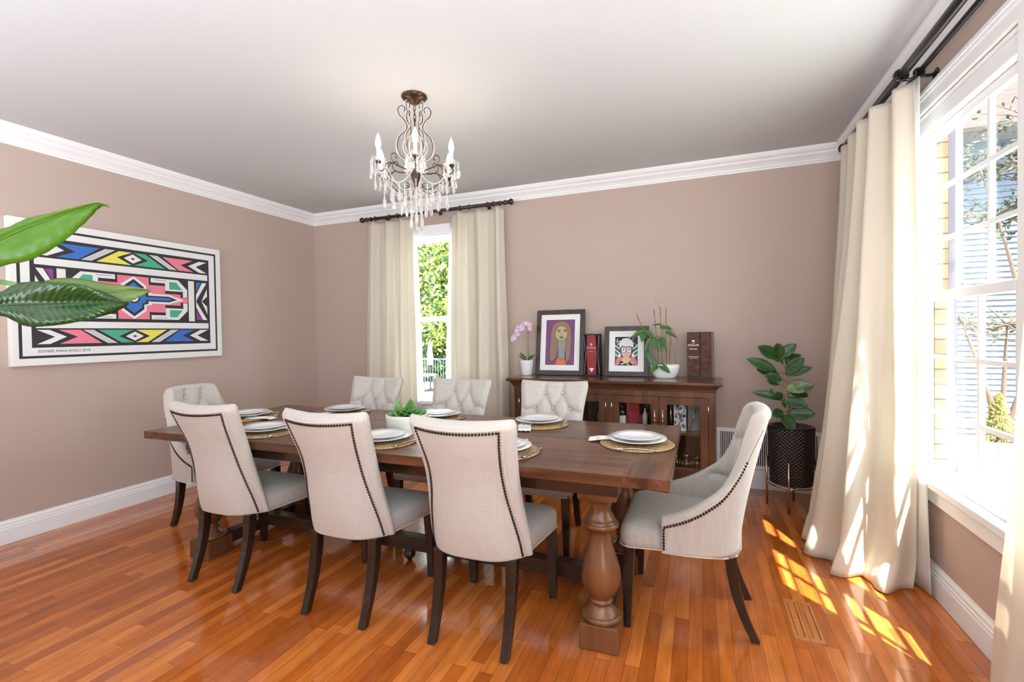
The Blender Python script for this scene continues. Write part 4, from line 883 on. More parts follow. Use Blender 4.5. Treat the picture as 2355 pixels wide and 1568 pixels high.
def fork_mesh():
    m_ = MB(); hz = [(-.095, .0105, .0035), (-.08, .010, .004), (-.03, .005, .008), (.02, .004, .010), (.04, .010, .008), (.052, .0125, .006)]
    m_.loft([[(-w_, y, z), (w_, y, z), (w_, y, z + .0022), (-w_, y, z + .0022)] for y, w_, z in hz])
    for k in range(4): x = -.0098 + k * .0065; m_.loft([[(x - .0014, y, z), (x + .0014, y, z), (x + .0014, y, z + .0018), (x - .0014, y, z + .0018)] for y, z in ((.051, .006), (.07, .0045), (.094, .008))])
    return m_
def knife_mesh():
    m_ = MB(); m_.loft([[(-w_, y, z), (w_, y, z), (w_, y, z + t_), (-w_, y, z + t_)] for y, w_, z, t_ in ((-.105, .009, .001, .006), (-.09, .0095, .001, .007), (-.01, .007, .002, .006), (0, .006, .002, .004), (.01, .0105, .003, .0015), (.08, .0105, .002, .0012), (.105, .004, .002, .001))]); return m_
def napkin(t):
    def fn(u, v_): x = -.036 + .072 * u; y = -.09 + .18 * v_; return (x + .006 * math.sin(v_ * 5), y, .0125 + .0035 * math.sin(u * 9 + v_ * 3) ** 2 - (.006 if v_ > .7 else 0) * (v_ - .7) / .3)
    o = MB().grid(fn, 16, 24).build('napkin_cloth', M['napkin'], t, fix=False); md = o.modifiers.new('s', 'SOLIDIFY'); md.thickness = .004
    s_ = MB().grid(lambda u, v_: tuple(Vector(fn(u, .70 + .10 * v_)) + Vector((0, 0, .0012))), 16, 4).build('stripe', M['stripe'], t, fix=False)
M['napkin'] = mat('napkin_cotton', (.84, .83, .80), .8); M['stripe'] = mat('yellow_stripe', (.74, .64, .33), .8)
first = {}
names = ['at the right end of the table', 'in front of the sideboard-side chair on the right', 'in front of the middle facing chair', 'in front of the facing chair left of the succulent', 'at the far left end of the table', 'half hidden behind the leftmost near chair', 'between the left and middle near chairs', 'almost hidden behind the right near chair']
names = ['at the window end of the table', 'before the facing chair nearest the sideboard', 'before the middle facing chair', 'before the leftmost facing chair', 'at the far left end of the table', 'behind the leftmost near chair', 'behind the middle near chair', 'behind the near chair closest to the armchair']
for k, (x, y, rz) in enumerate(((-.285, 2.318, PI / 2), (-.885, 2.652, PI), (-1.572, 2.668, PI), (-2.325, 2.668, PI), (-2.815, 2.312, -PI / 2), (-2.285, 1.975, 0), (-1.495, 1.985, 0), (-.845, 1.985, 0))):
    w_ = names[k]; mrx = Matrix.Translation((x, y, 0)) @ Matrix.Rotation(rz, 4, 'Z')
    def put(kind, builder, lab, cat, lx, ly, z, lr, grp):
        p = mrx @ Vector((lx, ly, z)); r_ = rz + lr
        if kind in first: dup(first[kind], p, r_, lab, grp)
        else:
            t_ = builder(lab, cat); t_.location = p; t_.rotation_euler = (0, 0, r_); t_['group'] = grp; first[kind] = t_
    def mk(nm, mb, mt, bev=0):
        def f_(lab, cat): o = mb().build(nm, mt, None, bev); tag(o, lab, cat); return o
        return f_
    put('mat', mk('placemat', mat_mesh, M['jute']), 'round woven straw placemat ' + w_, 'placemat', 0, 0, ZT, 0, 'woven placemats')
    def nk(lab, cat): t_ = thing('napkin', lab, cat); napkin(t_); return t_
    put('nap', nk, 'folded white napkin with yellow stripe ' + w_, 'napkin', .035 if k != 0 else .03, +.145, ZT + .0015, R(12 if k else 8), 'folded napkins')
    put('plate', mk('dinner_plate', lambda: plate_mesh(.138, .017), M['china']), 'large white dinner plate ' + w_, 'plate', 0, 0, ZT + .0162, 0, 'white dinner plates')
    put('plate2', mk('salad_plate', lambda: plate_mesh(.112, .015), M['china']), 'smaller white plate stacked on the dinner plate ' + w_, 'plate', 0, 0, ZT + .0162 + .0125, 0, 'white salad plates')
    put('fork', mk('fork', fork_mesh, M['steel']), 'steel fork left of the plates ' + w_, 'fork', -.152, -.01, ZT + .0055, R(9), 'steel forks')
    put('knife', mk('knife', knife_mesh, M['steel']), 'steel knife right of the plates ' + w_, 'knife', .152, .0, ZT + .0075, R(-6), 'steel knives')
# succulent in white pot
t = thing('potted_succulent', 'green rosette succulent in a round white pot at the middle of the table', 'plant', (-1.563, 2.30, ZT))
MB().lathe([(.001, 0), (.106, 0), (.112, .004), (.118, .075), (.117, .088), (.109, .088), (.107, .07), (.001, .066)], n=48).build('pot', M['wpot'], t); MB().lathe([(.001, .067), (.106, .067), (.001, .078)], n=20).build('soil', M['soil'], t)
rn = random.Random(5)
for k in range(40):
    a = k * 2.39996; q = k / 39; el = R(6 + 48 * (1 - q) ** 1.3) if k < 38 else R(60); L_ = .035 + .082 * q ** .7
    base = Vector((.006 * math.cos(a), .006 * math.sin(a), .082)); tip = base + Vector((math.cos(a) * math.cos(el), math.sin(a) * math.cos(el), math.sin(el))) * L_
    leafobj(t, 'leaf', M['succ'], base, tip, .040 + .008 * q, th=.004, nrm=(-math.cos(a) * .3, -math.sin(a) * .3, 1), droop=.0, fold=-.22, nu=6, nv=8, tp=1.5)

# ------------------------------------------------------------------ painting on the left wall
pt = thing('wall_painting', 'large geometric canvas of chevrons and bright shapes on the left wall', 'painting', (XL + .0005, 1.660, 1.133), PI / 2)
MB().box((0, -.043, 0), (1.45, 0, .973)).build('canvas', mat('white_canvas', (.86, .86, .85), .6), pt, .003)
CI = {n: ink('paint_' + n, c) for n, c in dict(black=(.035, .033, .038), white=(.86, .86, .86), blue=(.05, .18, .60), yellow=(.86, .80, .13), green=(.08, .45, .27), pink=(.90, .24, .33), purple=(.30, .06, .28)).items()}
CL = list(CI.values()); CK = {k: i for i, k in enumerate(CI)}
q = MB()
def PF(pts, lay, c, mir=False, vm=False):
    pp = [((.995 - u if mir else u), (1.008 - v_ if vm else v_)) for u, v_ in pts]
    q.flat([(u * 1.45, v_ * .973) for u, v_ in pp], -.0432 - .00012 * lay, CK[c])
def rect(a, b_, c, d): return [(a, b_), (c, b_), (c, d), (a, d)]
PF(rect(.025, .050, .968, .951), 1, 'black'); PF(rect(.037, .067, .957, .934), 2, 'white'); PF(rect(.07, .122, .922, .886), 3, 'black')
PF(rect(.086, .696, .912, .747), 4, 'white'); PF(rect(.086, .257, .912, .306), 4, 'white')
def band(vm, cols):
    for mir in (False, True):
        a, s = cols[0 if not mir else 3], 0
        PF([(.088, .862), (.135, .862), (.200, .812), (.135, .763), (.088, .763), (.155, .812)], 4, 'white', mir, vm)
        PF([(.172, .862), (.345, .862), (.255, .762), (.168, .762), (.244, .812)], 4, a, mir, vm)
        PF([(.266, .762), (.372, .864), (.415, .864), (.308, .762)], 4, 'white', mir, vm)
        for k in range(1, 4): o_ = .0105 * k; PF([(.266 + o_ - .0014, .762), (.372 + o_ - .0014, .864), (.372 + o_ + .0014, .864), (.266 + o_ + .0014, .762)], 5, 'black', mir, vm)
        PF([(.331, .762), (.433, .862), (.493, .862), (.422, .813), (.491, .762)], 4, cols[1 if not mir else 2], mir, vm)
    for r_, c in ((.062, 'black'), (.044, 'white'), (.011, 'black')): PF([(.4975 - r_, .813), (.4975, .813 + r_ * .83), (.4975 + r_, .813), (.4975, .813 - r_ * .83)], 6 + [.062, .044, .011].index(r_), c, False, vm)
band(False, ('blue', 'yellow', 'green', 'pink')); band(True, ('pink', 'green', 'yellow', 'blue'))
for mir in (False, True):
    PF(rect(.168, .322, .203, .680), 4, 'white', mir)
    for vm in (False, True):
        PF([(.09, .672), (.118, .672), (.157, .56), (.157, .50), (.148, .53)], 4, 'white', mir, vm); PF([(.124, .672), (.155, .672), (.155, .585)], 4, ('purple' if (mir == vm) else 'blue'), mir, vm)
        PF([(.088, .62), (.125, .50), (.088, .55)], 4, 'white', mir, vm)
        PF([(.411, .676), (.262, .676), (.210, .596), (.210, .530), (.235, .530), (.235, .58), (.25, .578), (.335, .578), (.335, .640), (.411, .640)], 4, 'white', mir, vm)
        PF([(.312, .655), (.272, .655), (.238, .592), (.312, .592)], 5, 'green', mir, vm)
        PF([(.395, .664), (.325, .664), (.325, .661), (.395, .661)], 5, 'black', mir, vm)
PF([(.421, .676), (.574, .676), (.574, .616), (.659, .616), (.659, .552), (.745, .552), (.745, .526), (.787, .526), (.787, .482), (.745, .482), (.745, .456), (.659, .456), (.659, .392), (.574, .392), (.574, .332), (.421, .332), (.421, .392), (.336, .392), (.336, .456), (.25, .456), (.25, .482), (.208, .482), (.208, .526), (.25, .526), (.25, .552), (.336, .552), (.336, .616), (.421, .616)], 4, 'pink')
def cross(gx, gy, tip_, arm, lay, c):
    q1 = [(0, gy), (gx, gy * .60), (gx, gy * .36), (gx * 1.45, gy * .30), (gx * 1.45, arm), (.68 - .4975, arm), (tip_, 0)]
    full = q1 + [(x, -y) for x, y in q1[-2::-1]]; full += [(-x, y) for x, y in full[-2:0:-1]]
    PF([(.4975 + x, .504 + y) for x, y in full], lay, c)
cross(.062, .172, .268, .040, 5, 'white'); cross(.050, .150, .228, .024, 6, 'black'); cross(.040, .126, .198, .012, 7, 'blue')
for r_, c in ((.030, 'black'), (.022, 'white'), (.011, 'black')): PF([(.4975 + r_ * math.cos(k * PI / 10), .504 + r_ * 1.49 * math.sin(k * PI / 10)) for k in range(20)], 8 + [.030, .022, .011].index(r_), c)
q.build('painted_pattern', CL, pt)
text('signature', 'ESTHER MAHLANGU 2018', .026, CI['black'], pt, (.132, -.0440, .085), ext=.0001, align='LEFT', sx=.98)
# ------------------------------------------------------------------ chandelier
M['bronze'] = mat('aged_bronze', (.055, .030, .018), .35, .7, noise=(20, (.15, .09, .05), .4, .7))
def crystal():
    m = bpy.data.materials.new('crystal'); m.use_nodes = True; nt = m.node_tree; p = nt.nodes['Principled BSDF']; N = nt.nodes.new
    p.inputs['Base Color'].default_value = (.95, .95, .95, 1); p.inputs['Roughness'].default_value = .03; p.inputs['Coat Weight'].default_value = 1; p.inputs['Specular IOR Level'].default_value = 1; p.inputs['Transmission Weight'].default_value = .78; p.inputs['IOR'].default_value = 1.5
    t = N('ShaderNodeBsdfTransparent'); mx = N('ShaderNodeMixShader'); mx.inputs[0].default_value = .3
    nt.links.new(p.outputs[0], mx.inputs[1]); nt.links.new(t.outputs[0], mx.inputs[2]); nt.links.new(mx.outputs[0], nt.nodes['Material Output'].inputs[0]); return m
M['crystal'] = crystal()
M['candle'] = mat('ivory_candle_sleeve', (.80, .78, .74), .5)
M['bulb'] = mat('lit_bulb', (1, .95, .88), .3, emis=((1.0, .86, .68), 20))
ch = thing('chandelier', 'crystal chandelier with six lit candle bulbs hanging over the table', 'chandelier', (-1.540, 2.405, 0))
MB().lathe([(.012, 2.640), (.02, 2.645), (.032, 2.658), (.055, 2.668), (.070, 2.676), (.075, 2.684), (.072, 2.6895), (.001, 2.6895)], n=40).build('canopy', M['bronze'], ch)
for k in range(3):
    z = 2.622 - k * .026; r_ = [(.007 * math.cos(a * PI / 6), 0, z + .016 * math.sin(a * PI / 6)) for a in range(12)]
    if k % 2: r_ = [(0, p[0], p[2]) for p in r_]
    MB().tube(r_, .0022, 6, closed=True).build('chain_link', M['bronze'], ch)
MB().lathe([(.001, 2.11), (.010, 2.115), (.016, 2.13), (.008, 2.15), (.012, 2.18), (.024, 2.21), (.030, 2.235), (.018, 2.26), (.008, 2.28), (.006, 2.40), (.010, 2.42), (.005, 2.44), (.0045, 2.54), (.008, 2.55), (.003, 2.562), (.001, 2.562)], n=20).build('centre_stem', M['bronze'], ch)
def rp(r_, z, a): return (r_ * math.cos(a), r_ * math.sin(a), z)
def smooth(pts, n=6):
    P = [Vector(p) for p in pts]; out = []
    for i in range(len(P) - 1):
        p0, p1, p2, p3 = P[max(i - 1, 0)], P[i], P[i + 1], P[min(i + 2, len(P) - 1)]
        for k in range(n): t_ = k / n; out.append(.5 * ((2 * p1) + (-p0 + p2) * t_ + (2 * p0 - 5 * p1 + 4 * p2 - p3) * t_ ** 2 + (-p0 + 3 * p1 - 3 * p2 + p3) * t_ ** 3))
    return out + [P[-1]]
def drop(mb, x, y, z, s=1.0):
    mb.lathe([(.0005, -.052 * s), (.005 * s, -.047 * s), (.0095 * s, -.036 * s), (.0085 * s, -.024 * s), (.004 * s, -.008 * s), (.0008, 0)], (x, y, z), 8, sy=.55, sm=False)
def strand(x, y, z, n, s=1.0, par=None, big=False):
    s *= 1.18
    mb = MB(); zz = z
    for k in range(n): r_ = .0042 * s; mb.ball((x, y, zz - r_), r_, 6); zz -= 2 * r_ + .001
    drop(mb, x, y, zz, s if not big else s * 1.25); mb.build('crystal_strand', M['crystal'], par or ch)
def bead_line(pts, r_, par, name='bead_swag', step=None):
    mb = MB()
    for p in resample(pts, step or r_ * 2.15): mb.ball(p, r_, 6)
    return mb.build(name, M['crystal'], par)
A0 = math.atan2(-2.405, 1.54); RC = .232
for k in range(6):
    a = A0 + k * PI / 3
    am = MB().tube(smooth([rp(.02, 2.235, a), rp(.06, 2.252, a), (rp(.10, 2.262, a)), rp(.15, 2.272, a), rp(.185, 2.258, a), rp(.198, 2.228, a), rp(.215, 2.212, a), rp(RC + .008, 2.222, a), rp(RC, 2.248, a)]), .0034, 7)
    am.tube(smooth([rp(.15, 2.27, a), rp(.172, 2.245, a), rp(.165, 2.20, a), rp(.135, 2.16, a), rp(.09, 2.142, a), rp(.05, 2.15, a), rp(.045, 2.172, a), rp(.062, 2.178, a)]), .003, 7)
    am.tube(smooth([rp(.07, 2.255, a), rp(.11, 2.262, a), rp(.148, 2.285, a), rp(.155, 2.315, a), rp(.132, 2.330, a), rp(.118, 2.312, a), rp(.130, 2.302, a)]), .0028, 6)
    arm = am.build('arm', M['bronze'], ch)
    x, y, _ = rp(RC, 0, a)
    MB().lathe([(.003, 2.246), (.014, 2.252), (.017, 2.262), (.001, 2.263)], (x, y, 0), 16).build('socket_cup', M['bronze'], arm)
    def dish(u, v_): an = 2 * PI * u; r_ = .012 + .034 * v_; return (x + r_ * (1 + .06 * math.cos(8 * an) * v_) * math.cos(an), y + r_ * (1 + .06 * math.cos(8 * an) * v_) * math.sin(an), 2.263 + .012 * v_ ** 2 + .004 * math.cos(8 * an) * v_)
    o = MB().grid(dish, 48, 6).build('bobeche', M['crystal'], arm, fix=False)
    MB().lathe([(.0105, 2.264), (.0105, 2.322), (.001, 2.322)], (x, y, 0), 16).build('candle_sleeve', M['candle'], arm)
    MB().lathe([(.006, 2.322), (.009, 2.330), (.0145, 2.348), (.0155, 2.360), (.012, 2.382), (.006, 2.402), (.0015, 2.414), (.0005, 2.415)], (x, y, 0), 18).build('bulb', M['bulb'], arm)
    for j in range(7):
        b_ = a + 2 * PI * j / 7 + .2; strand(x + .042 * math.cos(b_), y + .042 * math.sin(b_), 2.268, 2 + (j * 3 + k) % 4, .92, arm)
    a2 = a + PI / 6
    cs = smooth([rp(.012, 2.30, a2), rp(.05, 2.315, a2), rp(.088, 2.345, a2), rp(.102, 2.395, a2), rp(.090, 2.45, a2), rp(.055, 2.485, a2), rp(.045, 2.515, a2), rp(.062, 2.55, a2), rp(.088, 2.578, a2), rp(.094, 2.612, a2), rp(.074, 2.632, a2), rp(.055, 2.618, a2), rp(.060, 2.598, a2)])
    MB().tube(cs, .0026, 6).build('crown_scroll', M['bronze'], ch); bead_line([p + Vector(rp(.007, 0, a2)) for p in cs], .0030, ch, 'bead_row')
    cs = smooth([rp(.04, 2.335, a2), rp(.066, 2.37, a2), rp(.066, 2.42, a2), rp(.035, 2.455, a2)]); bead_line(cs, .0032, ch, 'bead_row')
    n_ = a + PI / 3; sw = []
    for j in range(15): q_ = j / 14; p0, p1 = Vector(rp(.205, 2.225, a)), Vector(rp(.205, 2.225, n_)); p = p0.lerp(p1, q_); p.z -= .085 * (1 - (2 * q_ - 1) ** 2); sw.append(p)
    bead_line(sw, .0042, ch)
    sw = []
    for j in range(13): q_ = j / 12; p = Vector(rp(.20 - .16 * q_, 2.225 - .075 * q_, a + .18)); p.z -= .05 * (1 - (2 * q_ - 1) ** 2); sw.append(p)
    bead_line(sw, .0042, ch)
    for r_, z, n__, da in ((.155, 2.165, 4, .0), (.125, 2.15, 6, PI / 6), (.18, 2.14, 3, PI / 6), (.085, 2.14, 5, .2)): x2, y2, _ = rp(r_, 0, a + da); strand(x2, y2, z, n__, 1.0, ch, r_ > .15)
    x2, y2, _ = rp(.035, 0, a); strand(x2, y2, 2.12, 8 + k % 3, 1.25, ch); x2, y2, _ = rp(.055, 0, a + .5); strand(x2, y2, 2.14, 8, 1.05, ch)
    for j in range(4): b_ = a + j * PI / 12; x2, y2, _ = rp(.058, 0, b_); strand(x2, y2, 2.318, 2, .9, ch)
mb = MB()
for k in range(7): mb.ball((0, 0, 2.10 - k * .021), .0105 + .003 * (k % 2), 10)
drop(mb, 0, 0, 1.965, 1.3); mb.build('centre_pendant', M['crystal'], ch)
for z, r_ in ((2.318, .058), (2.29, .05)): bead_line([rp(r_, z, a * PI / 20) for a in range(41)], .006, ch, 'bead_ring')

# ------------------------------------------------------------------ large leafed plant at the left picture edge
M['ban'] = None
def banana(name, c1, c2, ribs, rough, tr, bs=.5):
    m = bpy.data.materials.new(name); m.use_nodes = True; nt = m.node_tree; p = nt.nodes['Principled BSDF']; N = nt.nodes.new; L = nt.links.new
    uv = N('ShaderNodeUVMap'); uv.uv_map = 'UVMap'; sp = N('ShaderNodeSeparateXYZ'); L(uv.outputs[0], sp.inputs[0])
    ab = N('ShaderNodeMath'); ab.operation = 'ABSOLUTE'; sb_ = N('ShaderNodeMath'); sb_.operation = 'SUBTRACT'; sb_.inputs[1].default_value = .5; L(sp.outputs[0], sb_.inputs[0]); L(sb_.outputs[0], ab.inputs[0])
    m1 = N('ShaderNodeMath'); m1.operation = 'MULTIPLY_ADD'; m1.inputs[1].default_value = -.16; L(ab.outputs[0], m1.inputs[0]); L(sp.outputs[1], m1.inputs[2])
    m2 = N('ShaderNodeMath'); m2.operation = 'MULTIPLY'; m2.inputs[1].default_value = ribs; L(m1.outputs[0], m2.inputs[0]); sn = N('ShaderNodeMath'); sn.operation = 'SINE'; L(m2.outputs[0], sn.inputs[0])
    nz = N('ShaderNodeTexNoise'); nz.inputs['Scale'].default_value = 9; L(uv.outputs[0], nz.inputs['Vector'])
    ad = N('ShaderNodeMath'); ad.operation = 'MULTIPLY_ADD'; ad.inputs[1].default_value = .18; L(sn.outputs[0], ad.inputs[0]); L(nz.outputs[0], ad.inputs[2])
    rp_ = N('ShaderNodeValToRGB'); rp_.color_ramp.elements[0].position = .25; rp_.color_ramp.elements[1].position = .8; rp_.color_ramp.elements[0].color = (*c1, 1); rp_.color_ramp.elements[1].color = (*c2, 1); L(ad.outputs[0], rp_.inputs[0])
    L(rp_.outputs[0], p.inputs['Base Color']); bp = N('ShaderNodeBump'); bp.inputs['Strength'].default_value = bs; bp.inputs['Distance'].default_value = .002; L(sn.outputs[0], bp.inputs['Height']); L(bp.outputs[0], p.inputs['Normal'])
    p.inputs['Roughness'].default_value = rough; t = N('ShaderNodeBsdfTranslucent'); t.inputs[0].default_value = (*[c * 1.3 for c in c2], 1); mx = N('ShaderNodeMixShader'); mx.inputs[0].default_value = tr
    L(p.outputs[0], mx.inputs[1]); L(t.outputs[0], mx.inputs[2]); L(mx.outputs[0], nt.nodes['Material Output'].inputs[0]); return m
bp_t = thing('banana_leaf_plant', 'large leafed tropical plant whose leaves reach in from the left picture edge', 'plant', (-2.62, .62, 0))
RV, FV, UV_ = Vector((.92992, .3674, -.0161)), Vector((-.36765, .92981, -.0169)), Vector((.0087, .0217, .9997))
O = Vector((-2.62, .62, 0))
def wp(x, z, d): return Vector((0, 0, 1.3)) + FV * d + RV * (x * 1.5) + UV_ * (z * 1.5) - O     # x, z in plant-plane units at 1.5 m
def bigleaf(rows, name, mt, th=.0012, par=None):
    """rows: (upper edge, midrib, lower edge) points from stalk to tip"""
    nv = 36; U = smooth([r[0] for r in rows], 12); Mi = smooth([r[1] for r in rows], 12); Lo = smooth([r[2] for r in rows], 12); n = len(U); nu = 10
    vs = []; uvs = []
    for i in range(n):
        for j in range(nu + 1):
            u = j / nu
            if u <= .5: q_ = u * 2; p = U[i].lerp(Mi[i], q_); bulge = math.sin(PI * q_) * .012
            else: q_ = (u - .5) * 2; p = Mi[i].lerp(Lo[i], q_); bulge = math.sin(PI * q_) * .012
            wv = .0012 * math.sin(i * 1.1 + (u > .5) * 2) * abs(u - .5) * 2
            vs.append(tuple(p - FV * (bulge + wv))); uvs.append((u, i / (n - 1)))
    fs = [(i * (nu + 1) + j, i * (nu + 1) + j + 1, (i + 1) * (nu + 1) + j + 1, (i + 1) * (nu + 1) + j) for i in range(n - 1) for j in range(nu)]
    o = MB().add(vs, fs).build(name, mt, par or bp_t, fix=False)
    uvl = o.data.uv_layers.new(name='UVMap')
    for lp in o.data.loops: uvl.data[lp.index].uv = uvs[lp.vertex_index]
    md = o.modifiers.new('s', 'SOLIDIFY'); md.thickness = th
    MB().tube([p - FV * .002 for p in Mi], [.0045 - .0038 * i / (n - 1) for i in range(n)], 6).build('midrib', mt, o)
    return o
def px(x, y, d=1.5): return wp((x - 1177.5) / 1094.55, (784 - y) / 1094.55, d) if d == 1.5 else (Vector((0, 0, 1.3)) + (FV + RV * ((x - 1177.5) / 1094.55) + UV_ * ((784 - y) / 1094.55)) * d - O)
M['ban1'] = banana('fresh_leaf', (.075, .19, .012), (.13, .29, .018), 700, .38, .4, .12)
M['ban2'] = banana('dark_leaf', (.007, .032, .006), (.022, .085, .011), 210, .3, .10, .2)
M['ban3'] = banana('leaf_underside', (.16, .24, .06), (.22, .32, .10), 420, .6, .3, .15)
bigleaf([(px(-260, 640), px(-262, 650), px(-260, 662)), (px(-150, 558), px(-140, 618), px(-120, 668)), (px(0, 527), px(0, 552), px(0, 614)), (px(60, 503), px(70, 522), px(70, 598)), (px(130, 486), px(130, 500), px(140, 560)), (px(190, 472), px(192, 480), px(196, 512)), (px(228, 467), px(230, 470), px(232, 476)), (px(250, 473), px(251, 474), px(252, 478))], 'leaf', M['ban1'])
bigleaf([(px(-90, 722), px(-90, 727), px(-88, 733)), (px(-40, 690), px(-40, 712), px(-30, 728)), (px(0, 672), px(0, 702), px(10, 728)), (px(45, 650), px(60, 699), px(60, 750)), (px(120, 648, 1.46), px(130, 697), px(120, 749, 1.47)), (px(190, 656, 1.46), px(190, 695), px(190, 738, 1.47)), (px(250, 676), px(248, 694), px(252, 722)), (px(285, 692), px(282, 696), px(284, 708)), (px(298, 693), px(298, 695), px(298, 698))], 'leaf', M['ban2'])
bigleaf([(px(90, 650, 1.56), px(92, 660, 1.56), px(100, 672, 1.56)), (px(130, 640, 1.58), px(135, 662, 1.58), px(150, 700, 1.56)), (px(180, 640, 1.6), px(190, 668, 1.58), px(200, 712, 1.56)), (px(250, 652, 1.62), px(255, 672, 1.6), px(270, 706, 1.58)), (px(310, 659, 1.62), px(312, 668, 1.62), px(318, 684, 1.6)), (px(345, 667, 1.62), px(346, 669, 1.62), px(348, 671, 1.62))], 'leaf', M['ban3'])
M['petiole'] = mat('leaf_stalk', (.16, .30, .08), .5)
base = Vector((0, 0, .30))
for e, k in ((px(-260, 650), .0), (px(-90, 727), .02), (px(92, 660, 1.56), -.02)):
    mid = base.lerp(e, .55) + Vector((-.08 - k, k, .12)) if k >= 0 else px(-200, 720, 1.58)
    MB().tube(smooth([base + Vector((k, k, 0)), mid, e]), [.011 - .0003 * i for i in range(13)], 8).build('petiole', M['petiole'], bp_t)
MB().lathe([(.001, 0), (.13, 0), (.16, .32), (.165, .34), (.155, .34), (.15, .31), (.001, .30)], n=36).build('pot', M['wpot'], bp_t)
MB().lathe([(.001, .301), (.149, .301), (.001, .31)], n=20).build('soil', M['soil'], bp_t)
# ------------------------------------------------------------------ outside
M['patio'] = mat('pale_patio', (.42, .41, .39), .8, noise=(2, (.36, .35, .33), .4, .6))
M['grass'] = mat('lawn', (.12, .22, .05), .9, noise=(8, (.2, .3, .08), .4, .6))
GZ = -1.0
struct(MB().box((-14, YB + .3, GZ - .1), (1.15, 19, GZ)).build('ground_patio', M['patio']))
struct(MB().box((-60, 19, GZ - .15), (40, 70, GZ - .05)).build('ground_lawn', M['grass']))
struct(MB().box((1.18, -8, GZ - .1), (40, 19, GZ - .02)).build('ground_side', M['patio']))
M['bark'] = mat('bark', (.10, .065, .045), .9)
def leafmat(n, a, b_): return mat(n, a, .6, noise=(1.2, b_, .35, .65))
LM = [mat('tree_leaf_light', (.27, .33, .05), .6), mat('tree_leaf_mid', (.10, .17, .03), .6), mat('tree_leaf_dark', (.025, .06, .015), .6)]
LT = [mat('shrub_leaf', (.022, .036, .010), .6), mat('shrub_leaf_dry', (.05, .035, .018), .6)]
def tree(label, loc, cen, rad, n, sz, seed, mats_, name='tree', trunk=.14, wts=(5, 3, 2), grp=None, clumps=40):
    rn = random.Random(seed); t = thing(name, label, 'tree', loc, group=grp)
    cl = []
    for k in range(clumps):
        while True:
            v_ = Vector((rn.uniform(-1, 1), rn.uniform(-1, 1), rn.uniform(-1, 1)))
            if v_.length < 1: break
        cl.append(Vector(cen) + Vector((v_.x * rad[0], v_.y * rad[1], v_.z * rad[2])))
    q = MB(); cs = min(rad) * .34
    idx = [i for i, w_ in enumerate(wts[:len(mats_)]) for _ in range(w_)]
    for k in range(n):
        c = cl[rn.randrange(clumps)]; p = c + Vector((rn.gauss(0, cs), rn.gauss(0, cs), rn.gauss(0, cs * .8)))
        s = sz * rn.uniform(.6, 1.3); e1 = Vector((rn.uniform(-1, 1), rn.uniform(-1, 1), rn.uniform(-1, 1))).normalized(); e2 = e1.cross(Vector((rn.uniform(-1, 1), rn.uniform(-1, 1), rn.uniform(-1, 1)))).normalized()
        q.add([p, p + e1 * s + e2 * s * .5, p + e1 * s * 2, p + e1 * s - e2 * s * .5], [(0, 1, 2, 3)], rn.choice(idx), False)
    q.build('foliage', mats_, t, fix=False)
    tr = MB(); top = Vector(cen); tr.tube(smooth([(0, 0, 0), (rn.uniform(-.1, .1), 0, top.z * .35), (top.x * .6, top.y * .6, top.z * .7), tuple(top)]), [trunk * (1 - .7 * i / 18) for i in range(19)], 8)
    for c in cl[:16]: st = Vector((top.x * .6, top.y * .6, top.z * .65)); tr.tube([st, st.lerp(c, .5) + Vector((0, 0, rn.uniform(-.1, .3))), c], [trunk * .3, trunk * .18, trunk * .05], 5)
    tr.build('trunk', M['bark'], t, fix=False); return t
tree('tall bright green tree seen through the upper pane of the narrow window', (-12.2, 22, GZ), (0, 0, 5.6), (3.4, 2.2, 3.0), 16000, .15, 1, LM, wts=(5, 4, 2), trunk=.2)
tree('dense leafy tree beyond the yard behind the closed patio umbrella', (-14.3, 23.5, GZ), (0, 0, 3.4), (3.0, 1.8, 2.6), 12000, .15, 2, LM, wts=(4, 4, 3))
tree('yellow green garden tree low on the right of the narrow window', (-10.6, 21, GZ), (0, 0, 2.4), (1.8, 1.5, 1.8), 8000, .13, 3, LM, wts=(6, 3, 2))
tree('dark hedge tree at the back of the patio left of the closed umbrella', (-12.6, 21, GZ), (0, 0, 1.2), (2.6, 1.0, 1.2), 8000, .12, 4, LM, wts=(2, 3, 5))
t = thing('patio_umbrella', 'closed white patio umbrella standing on the patio outside the narrow window', 'umbrella', (-10.25, 16.8, GZ))
MB().lathe([(.11, 1.05), (.13, 1.08), (.125, 1.3), (.10, 1.6), (.055, 1.95), (.02, 2.05), (.001, 2.08)], n=14, caps=False).build('folded_canopy', mat('white_canvas_cloth', (.85, .85, .85), .8), t)
MB().cyl((0, 0, .05), (0, 0, 1.2), .022).build('pole', M['rodmetal'], t); MB().lathe([(.001, 0), (.25, 0), (.25, .05), (.03, .09), (.001, .09)], n=20).build('base', M['rodmetal'], t)
fn = thing('metal_railing', 'dark metal railing across the far edge of the patio', 'railing', (-11, 18.6, GZ))
q = MB().box((-4, -.02, 1.15), (4, .02, 1.22)).box((-4, -.02, .1), (4, .02, .14)); q.build('rail', mat('slate_metal', (.07, .10, .15), .5), fn)
q = MB()
for k in range(60): q.box((-4 + k * .135, -.01, .14), (-4 + k * .135 + .02, .01, 1.15))
q.build('balusters', bpy.data.materials['slate_metal'], fn)
t = thing('patio_table', 'small metal patio table and frame under the closed umbrella', 'table', (-10.1, 16.0, GZ))
MB().lathe([(.001, .70), (.55, .70), (.55, .73), (.001, .73)], n=24).build('tabletop', M['white'], t)
for k in range(4): a = k * PI / 2 + .4; MB().cyl((.45 * math.cos(a), .45 * math.sin(a), 0), (.4 * math.cos(a), .4 * math.sin(a), .7), .015).build('leg', M['rodmetal'], t)

